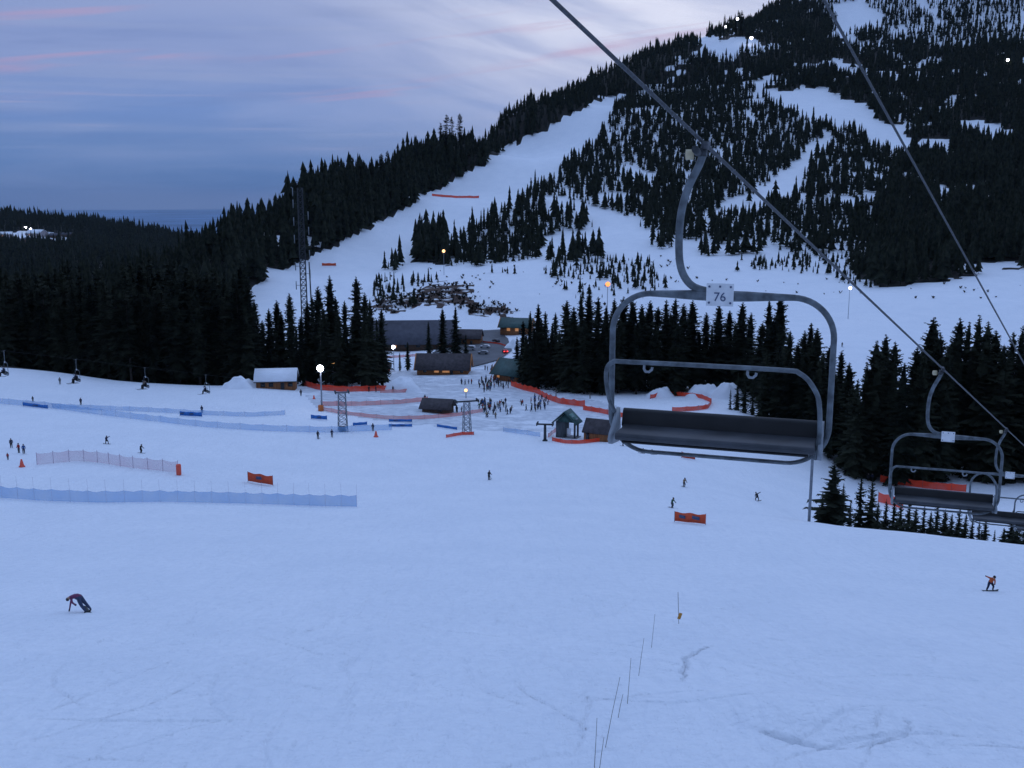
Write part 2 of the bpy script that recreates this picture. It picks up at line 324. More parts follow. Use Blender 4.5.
def ground_mat():
    m = bpy.data.materials.new('snow_ground'); m.use_nodes = True; t = m.node_tree; b = t.nodes['Principled BSDF']; K = t.nodes; Q = t.links
    geo_ = K.new('ShaderNodeNewGeometry')
    def noise(scale, detail=4, vec=None, dist=0):
        n = K.new('ShaderNodeTexNoise'); n.inputs['Scale'].default_value = scale; n.inputs['Detail'].default_value = detail; n.inputs['Distortion'].default_value = dist
        Q.new(vec or geo_.outputs['Position'], n.inputs['Vector']); return n.outputs[0]
    def rng_(v, a, b_, c=0, d=1):
        n = K.new('ShaderNodeMapRange'); n.inputs[1].default_value = a; n.inputs[2].default_value = b_; n.inputs[3].default_value = c; n.inputs[4].default_value = d
        Q.new(v, n.inputs[0]); return n.outputs[0]
    def mix(f, a, b_):
        n = K.new('ShaderNodeMix'); n.data_type = 'RGBA'
        for i, v in ((0, f), (6, a), (7, b_)):
            if isinstance(v, tuple): n.inputs[i].default_value = (*v, 1)
            elif isinstance(v, float): n.inputs[i].default_value = v
            else: Q.new(v, n.inputs[i])
        return n.outputs[2]
    at = K.new('ShaderNodeAttribute'); at.attribute_name = 'cover'; sp = K.new('ShaderNodeSeparateColor'); Q.new(at.outputs['Color'], sp.inputs[0])
    snow = mix(rng_(noise(.12, 5), .3, .7), (.80, .83, .87), (.86, .88, .91))
    snow = mix(rng_(noise(1.4, 6, None, .6), .42, .72, 0, .36), snow, (.68, .72, .78))
    vm0 = K.new('ShaderNodeMapping'); vm0.inputs['Scale'].default_value = (2.2, .16, 1); vm0.inputs['Rotation'].default_value = (0, 0, -.35); Q.new(geo_.outputs['Position'], vm0.inputs[0])
    snow = mix(rng_(noise(1.0, 5, vm0.outputs[0], 1.2), .52, .70, 0, .34), snow, (.70, .74, .80))
    forest_floor = mix(rng_(noise(.35, 5), .35, .65), (.012, .013, .012), (.035, .030, .024))  # near-black ground colour wherever the dense forest stands
    brush = mix(rng_(noise(.8, 5), .35, .65), (.022, .015, .012), (.095, .052, .036))
    def mask(ch, w=.7):
        a = K.new('ShaderNodeMath'); a.operation = 'MULTIPLY_ADD'; Q.new(noise(.16, 5), a.inputs[0]); a.inputs[1].default_value = w; Q.new(ch, a.inputs[2])
        return rng_(a.outputs[0], .5 + w * .45, .5 + w * .58)
    snow = mix(mask(sp.outputs[2], 1.2), snow, mix(rng_(noise(.5, 5), .3, .7), (.50, .53, .58), (.72, .75, .79)))
    c = mix(mask(sp.outputs[0], .5), snow, forest_floor); c = mix(mask(sp.outputs[1], 1.0), c, brush)
    Q.new(c, b.inputs['Base Color'])
    b.inputs['Roughness'].default_value = .75; b.inputs['Specular IOR Level'].default_value = .15
    vm = K.new('ShaderNodeMapping'); vm.inputs['Scale'].default_value = (1.2, .22, 1); vm.inputs['Rotation'].default_value = (0, 0, .5); Q.new(geo_.outputs['Position'], vm.inputs[0])
    b1 = K.new('ShaderNodeBump'); b1.inputs['Strength'].default_value = .55; b1.inputs['Distance'].default_value = .30; Q.new(noise(1.1, 6, vm.outputs[0], .8), b1.inputs['Height'])
    b2 = K.new('ShaderNodeBump'); b2.inputs['Strength'].default_value = .75; b2.inputs['Distance'].default_value = .30; Q.new(noise(2.6, 6), b2.inputs['Height']); Q.new(b1.outputs[0], b2.inputs['Normal'])
    Q.new(b2.outputs[0], b.inputs['Normal'])
    return m
def foliage_mat(name, dark, light):
    m = bpy.data.materials.new(name); m.use_nodes = True; t = m.node_tree; b = t.nodes['Principled BSDF']
    oi = t.nodes.new('ShaderNodeObjectInfo'); g = t.nodes.new('ShaderNodeNewGeometry')
    nz = t.nodes.new('ShaderNodeTexNoise'); nz.inputs['Scale'].default_value = .35; nz.inputs['Detail'].default_value = 5; t.links.new(g.outputs['Position'], nz.inputs['Vector'])
    a = t.nodes.new('ShaderNodeMath'); a.operation = 'MULTIPLY_ADD'; t.links.new(oi.outputs['Random'], a.inputs[0]); a.inputs[1].default_value = .35; t.links.new(nz.outputs[0], a.inputs[2])
    mr = t.nodes.new('ShaderNodeMapRange'); mr.inputs[1].default_value = .4; mr.inputs[2].default_value = .95; t.links.new(a.outputs[0], mr.inputs[0])
    mx = t.nodes.new('ShaderNodeMix'); mx.data_type = 'RGBA'; mx.inputs[6].default_value = (*dark, 1); mx.inputs[7].default_value = (*light, 1)
    t.links.new(mr.outputs[0], mx.inputs[0]); t.links.new(mx.outputs[2], b.inputs['Base Color'])
    b.inputs['Roughness'].default_value = .95; b.inputs['Specular IOR Level'].default_value = .05
    return m
M_NEEDLE = foliage_mat('needles', (.008, .011, .008), (.042, .047, .031))
M_BARK = mat('bark', (.045, .036, .030), .95, noise=.4, nscale=3, stretch=(6, 6, 1))

# ------------------------------------------------------------------ mesh builder
def link(o): COL.objects.link(o); return o
def mesh_np(name, V, Fq, mats, midx=None, smooth_=False):
    """V (n,3), Fq list of faces or (m,k) array"""
    me = bpy.data.meshes.new(name); V = np.asarray(V, np.float32)
    me.vertices.add(len(V)); me.vertices.foreach_set('co', V.ravel())
    if isinstance(Fq, np.ndarray):
        k = Fq.shape[1]; m = len(Fq); me.loops.add(m * k); me.loops.foreach_set('vertex_index', Fq.astype(np.int32).ravel())
        me.polygons.add(m); me.polygons.foreach_set('loop_start', np.arange(0, m * k, k, dtype=np.int32)); me.polygons.foreach_set('loop_total', np.full(m, k, np.int32))
    else:
        tot = np.array([len(f) for f in Fq], np.int32); flat = np.concatenate([np.asarray(f, np.int32) for f in Fq])
        me.loops.add(len(flat)); me.loops.foreach_set('vertex_index', flat); me.polygons.add(len(tot))
        me.polygons.foreach_set('loop_start', np.concatenate([[0], np.cumsum(tot)[:-1]]).astype(np.int32)); me.polygons.foreach_set('loop_total', tot)
    for mm in mats: me.materials.append(mm)
    if midx is not None: me.polygons.foreach_set('material_index', np.asarray(midx, np.int32))
    if smooth_: me.polygons.foreach_set('use_smooth', np.ones(len(me.polygons), bool))
    me.update(calc_edges=True); me.validate()
    return me
class MB:
    def __init__(s): s.v = []; s.f = []; s.m = []; s.mats = []
    def mi(s, m):
        if m not in s.mats: s.mats.append(m)
        return s.mats.index(m)
    def add(s, vs, fs, m):
        o = len(s.v); s.v += [tuple(v) for v in vs]; s.f += [[i + o for i in f] for f in fs]; s.m += [s.mi(m)] * len(fs)
    def box(s, c, size, m, rz=0., M=None):
        x, y, z = [k / 2 for k in size]; ca, sa = math.cos(rz), math.sin(rz)
        vs = []
        for a, b, d in ((-x, -y, -z), (x, -y, -z), (x, y, -z), (-x, y, -z), (-x, -y, z), (x, -y, z), (x, y, z), (-x, y, z)):
            p = Vector((a * ca - b * sa, a * sa + b * ca, d))
            if M: p = M @ Vector((a, b, d))
            vs.append((p.x + c[0], p.y + c[1], p.z + c[2]))
        s.add(vs, [(0, 3, 2, 1), (4, 5, 6, 7), (0, 1, 5, 4), (1, 2, 6, 5), (2, 3, 7, 6), (3, 0, 4, 7)], m)
    def tube(s, pts, r, m, n=8, closed=False, caps=True):
        pts = [Vector(p) for p in pts]; k = len(pts); rs = r if isinstance(r, (list, tuple)) else [r] * k
        vs = []; prev = None
        for i, p in enumerate(pts):
            t = (pts[(i + 1) % k] - pts[i - 1]) if (closed or 0 < i < k - 1) else (pts[1] - pts[0] if i == 0 else pts[-1] - pts[-2])
            t.normalize()
            if prev is None:
                ref = Vector((0, 0, 1)) if abs(t.z) < .9 else Vector((1, 0, 0)); u = t.cross(ref).normalized()
            else:
                u = (prev - t * prev.dot(t)).normalized()
            prev = u; w = t.cross(u)
            for j in range(n):
                a = 2 * math.pi * j / n; vs.append(p + (u * math.cos(a) + w * math.sin(a)) * rs[i])
        fs = []
        for i in range(k if closed else k - 1):
            a = i * n; b = ((i + 1) % k) * n
            for j in range(n): fs.append((a + j, a + (j + 1) % n, b + (j + 1) % n, b + j))
        if caps and not closed: fs.append(tuple(range(n - 1, -1, -1))); fs.append(tuple(range((k - 1) * n, k * n)))
        s.add(vs, fs, m)
    def prism(s, prof, axis, a, b, m):
        """extrude a closed 2D profile (list of (u,v)) along axis 'x' (u=y,v=z) or 'y' (u=x,v=z) or 'z' (u=x,v=y)"""
        n = len(prof); vs = []
        for q in (a, b):
            for u, v in prof: vs.append({'x': (q, u, v), 'y': (u, q, v), 'z': (u, v, q)}[axis])
        fs = [tuple(range(n - 1, -1, -1)), tuple(range(n, 2 * n))] + [(i, (i + 1) % n, n + (i + 1) % n, n + i) for i in range(n)]
        s.add(vs, fs, m)
    def ball(s, c, r, m, nu=10, nv=6, sc=(1, 1, 1)):
        vs = [(c[0], c[1], c[2] - r * sc[2])]
        for i in range(1, nv):
            t = math.pi * i / nv
            for j in range(nu):
                a = 2 * math.pi * j / nu; vs.append((c[0] + r * math.sin(t) * math.cos(a) * sc[0], c[1] + r * math.sin(t) * math.sin(a) * sc[1], c[2] - r * math.cos(t) * sc[2]))
        vs.append((c[0], c[1], c[2] + r * sc[2])); fs = []
        for j in range(nu): fs.append((0, 1 + (j + 1) % nu, 1 + j))
        for i in range(nv - 2):
            for j in range(nu): a = 1 + i * nu; b = a + nu; fs.append((a + j, a + (j + 1) % nu, b + (j + 1) % nu, b + j))
        e = len(vs) - 1; a = 1 + (nv - 2) * nu
        for j in range(nu): fs.append((a + j, a + (j + 1) % nu, e))
        s.add(vs, fs, m)
    def mesh(s, name, smooth_=False): return mesh_np(name, np.array(s.v, float), s.f, s.mats, s.m, smooth_)
    def build(s, name, parent=None, smooth_=False, bevel=0.):
        me = s.mesh(name, smooth_); o = link(bpy.data.objects.new(name, me))
        if bevel:
            b = o.modifiers.new('bevel', 'BEVEL'); b.width = bevel; b.segments = 2; b.limit_method = 'ANGLE'
        if smooth_:
            pass
        if parent: o.parent = parent
        return o
def tag(o, label=None, cat=None, group=None, kind=None):
    if label: o['label'] = label
    if cat: o['category'] = cat
    if group: o['group'] = group
    if kind: o['kind'] = kind
    return o
def empty(name, loc, rz=0., **k):
    o = link(bpy.data.objects.new(name, None)); o.location = loc; o.rotation_euler = (0, 0, rz); o.empty_display_size = .2
    return tag(o, **k)
CH = {}
def copy_tree(o, parent=None):
    c = o.copy(); COL.objects.link(c)
    if parent: c.parent = parent
    for ch in list(o.children): copy_tree(ch, c)
    return c
def crom(pts, k=8):
    pts = [Vector(p) for p in pts]; out = []
    for i in range(len(pts) - 1):
        p0 = pts[max(i - 1, 0)]; p1 = pts[i]; p2 = pts[i + 1]; p3 = pts[min(i + 2, len(pts) - 1)]
        for j in range(k):
            t = j / k
            out.append(.5 * ((2 * p1) + (p2 - p0) * t + (2 * p0 - 5 * p1 + 4 * p2 - p3) * t * t + (3 * p1 - p0 - 3 * p2 + p3) * t ** 3))
    out.append(pts[-1]); return out

# ------------------------------------------------------------------ ground sheets
def build_ground():
    outer = np.clip((RR - 3000) / 1500, 0, 1); outer = outer * outer * (3 - 2 * outer)
    GZ[:] = GZ * (1 - outer) + (-803.0) * outer
    na, nr = AA.shape
    V = np.stack([GX, GY, GZ], -1).reshape(-1, 3)
    I = np.arange(na * nr).reshape(na, nr); J = np.roll(I, -1, 0)
    Fq = np.stack([I[:, :-1], I[:, 1:], J[:, 1:], J[:, :-1]], -1).reshape(-1, 4)
    # centre fan
    V = np.vstack([V, [[0, 0, Tz(0, 4.2)]]]); c = len(V) - 1
    tri = [(c, int(I[k, 0]), int(J[k, 0])) for k in range(na)]
    t4 = np.array([(a, b, d, d) for a, b, d in tri])
    me = mesh_np('snowy_terrain', V, Fq, [ground_mat()], None, True)
    bm = bmesh.new(); bm.from_mesh(me); bm.verts.ensure_lookup_table()
    for a, b, d in tri: bm.faces.new((bm.verts[a], bm.verts[b], bm.verts[d])).smooth = True
    bmesh.ops.recalc_face_normals(bm, faces=list(bm.faces[-len(tri):]))
    bm.to_mesh(me); bm.free()
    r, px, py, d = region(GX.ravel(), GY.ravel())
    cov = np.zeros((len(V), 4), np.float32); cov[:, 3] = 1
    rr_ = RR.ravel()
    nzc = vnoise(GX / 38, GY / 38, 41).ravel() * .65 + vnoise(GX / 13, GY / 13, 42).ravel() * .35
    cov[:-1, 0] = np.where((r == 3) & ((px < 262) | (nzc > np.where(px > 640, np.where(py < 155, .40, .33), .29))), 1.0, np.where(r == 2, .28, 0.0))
    cov[:-1, 2] = np.where(inpoly(px, py, [(290, 382), (380, 374), (470, 360), (520, 356), (545, 385), (625, 408), (612, 443), (540, 438), (470, 430), (400, 424), (320, 412)]) & (rr_ > 225) & (rr_ < 420), .62, 0)
    jx = fbm(GX / 9, GY / 9, 3, 71).ravel() * 22; jy = fbm(GX / 9, GY / 9, 3, 72).ravel() * 14
    px = px + jx; py = py + jy
    for pl in BRUSH: cov[:-1, 1] = np.where(inpoly(px, py, pl) & (rr_ > 400) & (rr_ < 760), .58, cov[:-1, 1])
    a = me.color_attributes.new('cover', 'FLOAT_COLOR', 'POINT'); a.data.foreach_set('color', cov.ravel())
    o = link(bpy.data.objects.new('snowy_terrain', me)); tag(o, 'snow covered ski slope and mountainside', kind='structure')
build_ground()
mb = MB(); n = 96; RP = 90000
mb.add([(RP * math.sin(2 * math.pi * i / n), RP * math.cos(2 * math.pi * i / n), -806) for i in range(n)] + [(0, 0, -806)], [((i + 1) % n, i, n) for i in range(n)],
       mat('lowland', (.095, .185, .33), .9, noise=.5, nscale=.00025))  # horizon haze put into the plain's own blue, besides the air volume
tag(mb.build('coastal_plain'), 'dim blue lowland far below the mountain', kind='structure')

# ------------------------------------------------------------------ conifers
def conifer(seed, whorls=26, rmax=.13, bare=.10, droop=.35, per=8, power=.75, thin=0., core=.55):
    r_ = random.Random(seed); v = []; f = []
    def tri(a, b, c): i = len(v); v.extend((a, b, c)); f.append((i, i + 1, i + 2))
    for w in range(whorls):
        t = w / (whorls - 1); z0_ = bare + (1 - bare) * (t ** .92) * .985
        if r_.random() < thin: continue
        rad = rmax * (1 - t) ** power * r_.uniform(.75, 1.15) + .011
        if t < .15: rad *= .72 + t * 1.9
        off = r_.random() * 6.28
        for b in range(per):
            if r_.random() < .10: continue
            a = off + 6.283 * b / per + r_.uniform(-.3, .3); Lb = rad * r_.uniform(.55, 1.25)
            z = z0_ + r_.uniform(-.6, .6) * (1 - bare) / whorls
            ca, sa = math.cos(a), math.sin(a); up = (.35 * t - droop * (1 - t)) * r_.uniform(.6, 1.4)
            P = []
            for k in range(4):
                q = k / 3; P.append((ca * Lb * q, sa * Lb * q, z + Lb * (up * q - .30 * q * q * (1 - t) + .10 * q ** 4)))
            wd_ = Lb * r_.uniform(.20, .30) + .006
            # blade along the branch
            wl = [wd_ * .45, wd_ * 1.0, wd_ * .75, 0]
            for k in range(3):
                x0, y0, z0 = P[k]; x1, y1, z1 = P[k + 1]; a0, a1 = wl[k], wl[k + 1]
                A = (x0 - sa * a0, y0 + ca * a0, z0 - a0 * .35); B = (x0 + sa * a0, y0 - ca * a0, z0 - a0 * .35)
                C = (x1 + sa * a1, y1 - ca * a1, z1 - a1 * .35); D = (x1 - sa * a1, y1 + ca * a1, z1 - a1 * .35)
                E0 = (x0, y0, z0); E1 = (x1, y1, z1)
                tri(A, E0, E1); tri(E0, B, E1)
                if a1 > 0: tri(A, E1, D); tri(B, C, E1)
            # hanging sprays at the sides
            for k in range(5):
                q = r_.uniform(.25, .95); sd = 1 if k % 2 else -1; i0 = min(2, int(q * 3)); fr = q * 3 - i0
                c = [P[i0][j] * (1 - fr) + P[i0 + 1][j] * fr for j in range(3)]; l = Lb * r_.uniform(.22, .40) * (1.15 - q * .5) + .004
                e = (c[0] + ca * l * .55 - sa * l * sd * .85, c[1] + sa * l * .55 + ca * l * sd * .85, c[2] - l * r_.uniform(.25, .7))
                g = l * .30
                tri((c[0] - ca * g, c[1] - sa * g, c[2]), (c[0] + ca * g, c[1] + sa * g, c[2] + g * .2), e)
    for l in range(12):                                           # ragged inner growth round the stem
        if thin: break
        t = l / 12; zb = bare + (1 - bare) * t - .01; rr_ = rmax * core * (1 - t) ** power + .006; ap = (0, 0, min(.99, zb + .15)); o2 = r_.random() * 6
        ring = [(rr_ * q_ * math.cos(o2 + k * .698), rr_ * q_ * math.sin(o2 + k * .698), zb + r_.uniform(-.03, .02)) for k, q_ in ((k, r_.uniform(.45, 1.2)) for k in range(9))]
        for k in range(9): tri(ap, ring[k], ring[(k + 1) % 9])
    tri((-.004, 0, .97), (.004, 0, .97), (0, 0, 1.01)); tri((0, -.004, .97), (0, .004, .97), (0, 0, 1.01))
    me = mesh_np('crown', np.array(v), np.array(f), [M_NEEDLE]); 
    m2 = MB(); m2.tube([(0, 0, -.06), (0, 0, .25), (0, 0, .6), (0, 0, .97)], [.0125, .0105, .0062, .001], M_BARK, 7)
    return me, m2.mesh('trunk', True)
BIG = [conifer(s, 42, rm * 1.16, br, dr, 8, pw * .92) for s, rm, br, dr, pw in ((1, .115, .10, .45, .70), (2, .135, .06, .35, .80), (3, .10, .14, .5, .62), (4, .15, .05, .40, .90), (5, .125, .09, .55, .72), (6, .095, .10, .35, .85))]
SMALL = [conifer(s, 20, rm, .03, .30, 8, .80, 0, .28) for s, rm in ((21, .20), (22, .24), (23, .17))]
LANKY = [conifer(s, 30, rm, .20, .35, 8, .38, .06) for s, rm in ((31, .10), (32, .085), (33, .12))]
N_TREE = [0]
def tree(base, h, label, group, kind='BIG', name='conifer_tree', wide=1.0):
    cr_, tr_ = random.choice({'BIG': BIG, 'SMALL': SMALL, 'LANKY': LANKY}[kind])
    e = empty(name, base, random.uniform(0, 6.28), label=label, cat='tree', group=group)
    wide *= random.uniform(.86, 1.22); e.scale = (h * wide, h * wide, h)
    for n_, me in (('trunk', tr_), ('crown', cr_)):
        o = link(bpy.data.objects.new(n_, me)); o.parent = e
    N_TREE[0] += 1
    return e
def stand(lst, label, group, kind='BIG', wide=1.0, name='conifer_tree'):
    for px, top, d in lst:
        g = ground_d(px, d); h = z_at(g.y, top) - g.z
        tree(g - Vector((0, 0, .2)), max(h, .8), label, group, kind, name, wide)
stand([(293, 293, 305), (272, 308, 300), (321, 286, 308), (333, 275, 318), (359, 276, 312), (347, 300, 300), (372, 300, 300), (383, 308, 306), (310, 300, 318), (303, 316, 300), (258, 300, 312), (248, 296, 322), (340, 310, 298),
       (366, 320, 296), (354, 315, 320), (326, 308, 300), (284, 312, 312), (378, 318, 320), (265, 320, 318), (298, 326, 330), (338, 296, 332), (367, 292, 336), (315, 296, 340), (280, 300, 338), (240, 290, 318), (231, 300, 312)],
      'tall dark conifer in the stand between the snow roofed cabin and the big lodge', 'conifers beside the snow roofed cabin')
stand([(408, 341, 352), (429, 321, 362), (443, 308, 372), (456, 306, 366), (466, 334, 372), (400, 352, 350)], 'thin conifer standing alone behind the brown roofed building', 'thin conifers behind the brown roofed building', 'BIG', .9, 'thin_conifer')
stand([(523, 320, 318), (530, 311, 322), (538, 303, 318), (545, 311, 322), (552, 322, 316), (559, 330, 312), (517, 336, 330), (534, 326, 308), (548, 336, 306), (541, 318, 330), (526, 334, 312), (555, 312, 335)],
      'dark conifer in the clump beside the green roofed lodge', 'conifers beside the green roofed lodge')
stand([(566, 300, 305), (573, 306, 300), (580, 294, 310), (588, 290, 312), (597, 296, 300), (605, 305, 298), (613, 298, 304), (622, 296, 308), (631, 300, 300), (640, 304, 298), (648, 300, 306), (656, 306, 300), (664, 299, 304), (673, 297, 300), (681, 303, 296),
       (690, 300, 300), (697, 330, 296), (584, 320, 294), (602, 322, 292), (618, 318, 294), (636, 322, 292), (654, 324, 294), (676, 322, 290), (575, 318, 320), (610, 312, 322), (645, 314, 324), (669, 312, 320)],
      'tall dark conifer in the dense stand behind the left half of the nearest chair', 'conifers behind the nearest empty chair', 'BIG', 1.15)
stand([(716, 303, 300), (704, 312, 304), (748, 312, 300), (727, 310, 306), (739, 302, 296), (733, 322, 300), (710, 326, 306), (765, 300, 285), (776, 294, 288), (759, 322, 284), (770, 316, 276), (786, 330, 262), (800, 330, 258), (806, 322, 262), (812, 328, 255), (794, 342, 252), (825, 345, 246), (836, 350, 240), (844, 362, 235), (818, 352, 242),
       (776, 345, 250), (802, 352, 245), (830, 372, 230), (848, 384, 226), (788, 360, 248), (764, 350, 252), (812, 372, 236)],
      'tall dark conifer seen through the right half of the nearest empty chair', 'conifers behind the right side of the nearest chair', 'BIG', 1.25)
stand([(737, 372, 262), (744, 366, 258), (752, 374, 256), (760, 380, 250), (730, 388, 262)], 'short bushy conifer just above the dark seat of the nearest chair', 'short conifers above the chair seat', 'SMALL', .8)
stand([(868, 340, 222), (877, 334, 226), (886, 341, 222), (896, 362, 216), (908, 346, 226), (915, 354, 220), (922, 317, 230), (930, 334, 226), (938, 345, 222), (948, 317, 230), (957, 322, 232), (966, 315, 228), (975, 321, 226), (984, 330, 230), (992, 344, 222), (1001, 331, 228),
       (1010, 325, 230), (1020, 322, 226), (1032, 318, 228), (860, 362, 222), (852, 378, 220), (1000, 372, 224), (1022, 366, 222), (912, 372, 226), (976, 366, 226), (1044, 350, 216),
       (1060, 330, 224), (880, 352, 236), (942, 340, 238), (962, 348, 240), (1012, 348, 240), (1080, 340, 220), (1100, 350, 215), (1070, 372, 215)],
      'tall dark conifer in the thick wood behind the second empty chair', 'conifers behind the second empty chair', 'BIG', 1.12)
stand([(831, 461, 138)], 'small drooping conifer beside the tall thin pole at the snow edge', None, 'SMALL', 1.6, 'young_conifer')
stand([(821, 490, 142), (841, 482, 144), (858, 474, 146), (869, 478, 147), (849, 500, 142), (876, 500, 142), (884, 498, 144)], 'young conifer rooted just behind the snow edge under the second chair', 'young conifers along the snow edge', 'SMALL', 1.0, 'young_conifer')
stand([(892, 494, 143), (899, 502, 140), (907, 497, 142), (914, 506, 139), (922, 504, 140), (929, 510, 138), (935, 498, 142), (943, 508, 138), (950, 512, 136), (957, 506, 140), (964, 512, 137), (971, 516, 134), (984, 512, 136), (978, 519, 132), (1003, 526, 126), (994, 528, 126), (981, 528, 127), (1016, 516, 132), (1024, 512, 134), (1010, 508, 140)],
      'small young conifer poking above the snow edge below the far chairs', 'small conifers poking above the snow edge', 'SMALL', 1.15, 'young_conifer')
# forest edge behind the run, left
k = 0
rows = [(8, 62, 0), (30, 52, 6), (58, 44, 10)]
for off, cnt, lift in rows:
    for i in range(cnt):
        px = -60 + (i + random.uniform(.15, .85)) * 315 / cnt
        ed = np.interp(px, [-60, 0, 70, 130, 250], [300, 292, 286, 277, 277]) + off + random.uniform(0, 14)
        g = ground_d(px, ed)
        top = np.interp(px, [-60, 0, 60, 120, 180, 240], [285, 284, 280, 286, 282, 286]) + random.uniform(-18, 22) - lift
        h = z_at(g.y, top) - g.z
        tree(g - Vector((0, 0, .3)), h, 'tall dark conifer along the forest edge behind the top left of the ski run', 'conifers along the forest edge', 'BIG' if random.random() < .85 else 'LANKY')
# snags standing above the skyline
for px, top, by in ((441, 122, 160), (447, 114, 156), (452, 116, 152), (460, 113, 148), (472, 110, 142), (382, 153, 186), (388, 150, 184), (372, 160, 188), (407, 150, 176), (395, 160, 182), (360, 162, 192), (318, 172, 208), (298, 180, 214), (330, 176, 204), (724, 14, 40), (741, 10, 36), (735, 18, 38), (720, 22, 42)):
    g = hit(px, by); h = z_at(g.y, top) - g.z
    tree(g - Vector((0, 0, .5)), h, 'lanky conifer rising above the skyline of the wooded ridge', 'lanky conifers on the ridge skyline', 'LANKY', 'lanky_conifer')

# the rest of the forest: one object
def far_unit(seed, layers, pts_):
    r_ = random.Random(seed); v = []; f = []; r0 = r_.uniform(.12, .20); pw = r_.uniform(.55, .95)
    for l in range(layers):
        z0 = .06 + .86 * l / layers; z1 = min(1.0, z0 + 1.75 / layers + .05); rad = r0 * (1 - l / layers) ** pw * r_.uniform(.65, 1.25) + .012
        c = len(v); v.append((r_.uniform(-.01, .01), r_.uniform(-.01, .01), z1)); o = r_.random() * 6
        for i in range(pts_ * 2):
            a = o + math.pi * i / pts_; q = rad * (r_.uniform(.85, 1.25) if i % 2 else r_.uniform(.35, .6)); v.append((q * math.cos(a), q * math.sin(a), z0 + (0 if i % 2 else .035) + r_.uniform(-.015, .015)))
        m = pts_ * 2
        for i in range(m): f.append((c, c + 1 + i, c + 1 + (i + 1) % m))
    c = len(v); v += [(-.012, 0, -.08), (.012, 0, -.08), (0, 0, .3), (0, -.012, -.08), (0, .012, -.08)]; f += [(c, c + 1, c + 2), (c + 3, c + 4, c + 2)]
    return np.array(v), np.array(f)
UN = [far_unit(s, 7, 4) for s in range(100, 112)]; UF = [far_unit(s, 4, 3) for s in range(200, 208)]
def scatter_forest():
    P = []
    n = 330000
    a = rng.uniform(R(-33), R(36), n); r = np.sqrt(rng.uniform(400 ** 2, 3000 ** 2, n)); X = np.sin(a) * r; Y = np.cos(a) * r
    reg, px, py, d = region(X, Y); Z = T(X, Y)
    nz = vnoise(X / 38, Y / 38, 41) * .65 + vnoise(X / 13, Y / 13, 42) * .35
    keep = np.zeros(n, bool)
    keep |= (reg == 3) & ((px < 262) | (nz > np.where(px > 640, np.where(py < 155, .37, .31), .27)))
    keep |= (reg == 2) & (nz > .36 + .14 * (vnoise(X / 120, Y / 120, 43) - .5) - np.where((px > 810) | ((px < 600) & (py < 265)), .12, 0))
    keep |= (reg == 1) & (nz > .70)
    # drop what the hill itself hides
    ok = np.nonzero(keep)[0]; vis = []
    rr = geo(60, 3000, .012)
    for s in range(0, len(ok), 8000):
        ix = ok[s:s + 8000]; sl = (Z[ix] + 22) / r[ix]
        g = T(np.sin(a[ix])[:, None] * rr[None], np.cos(a[ix])[:, None] * rr[None]) / rr[None]
        g[rr[None] > r[ix][:, None] * .985] = -9
        vis.append(g.max(1) < sl)
    ok = ok[np.concatenate(vis)]
    # spacing
    out = []; cell = {}
    for i in ok:
        sp = 6.0 if reg[i] == 3 and px[i] > 240 else 9.0 if reg[i] == 3 else 5.2 if reg[i] == 2 else 9.0
        if d[i] > 1500 and px[i] < 300: sp = 11.0
        if px[i] < 262 and d[i] < 1500: sp = 8.0
        key = (int(X[i] // sp), int(Y[i] // sp), int(sp * 2))
        if key in cell: continue
        cell[key] = 1; out.append(i)
    return [(X[i], Y[i], Z[i], d[i], px[i], py[i], reg[i]) for i in out]
pts = scatter_forest()
def tree_h(p):
    X, Y, Z, d, px, py, rg = p
    if rg == 3: return (random.uniform(12, 21) if random.random() < .82 else random.uniform(20, 28)) if px > 450 else random.uniform(14, 30)
    if rg == 2 and d < 640: return random.uniform(2.5, 8)
    if rg == 2: return random.uniform(7, 17) if random.random() < .75 else random.uniform(3, 7)
    return random.uniform(2, 8)
hs = [tree_h(p) * ((.62 + .80 * float(vnoise(np.array(p[0] / 21), np.array(p[1] / 21), 90))) * (.74 if p[3] > 1000 and p[4] > 430 else .92 if p[4] > 250 else 1.0) if p[6] == 3 else random.choice((.7, .9, 1.0, 1.25))) for p in pts]
VV = []; FF = []; off = 0
for p, h in zip(pts, hs):
    u = random.choice(UN if p[3] < 1350 else UF); w = h * random.uniform(.65, 1.35); a = random.random() * 6.28; ca, sa = math.cos(a), math.sin(a)
    v, f = u
    VV.append(np.stack([p[0] + w * (v[:, 0] * ca - v[:, 1] * sa), p[1] + w * (v[:, 0] * sa + v[:, 1] * ca), p[2] + h * v[:, 2]], 1)); FF.append(f + off); off += len(v)
o = link(bpy.data.objects.new('conifer_forest', mesh_np('conifer_forest', np.concatenate(VV), np.concatenate(FF), [M_NEEDLE])))
tag(o, 'dark conifer forest covering the mountainside and the far valley', kind='stuff')
print('forest', len(pts), 'trees', N_TREE[0])

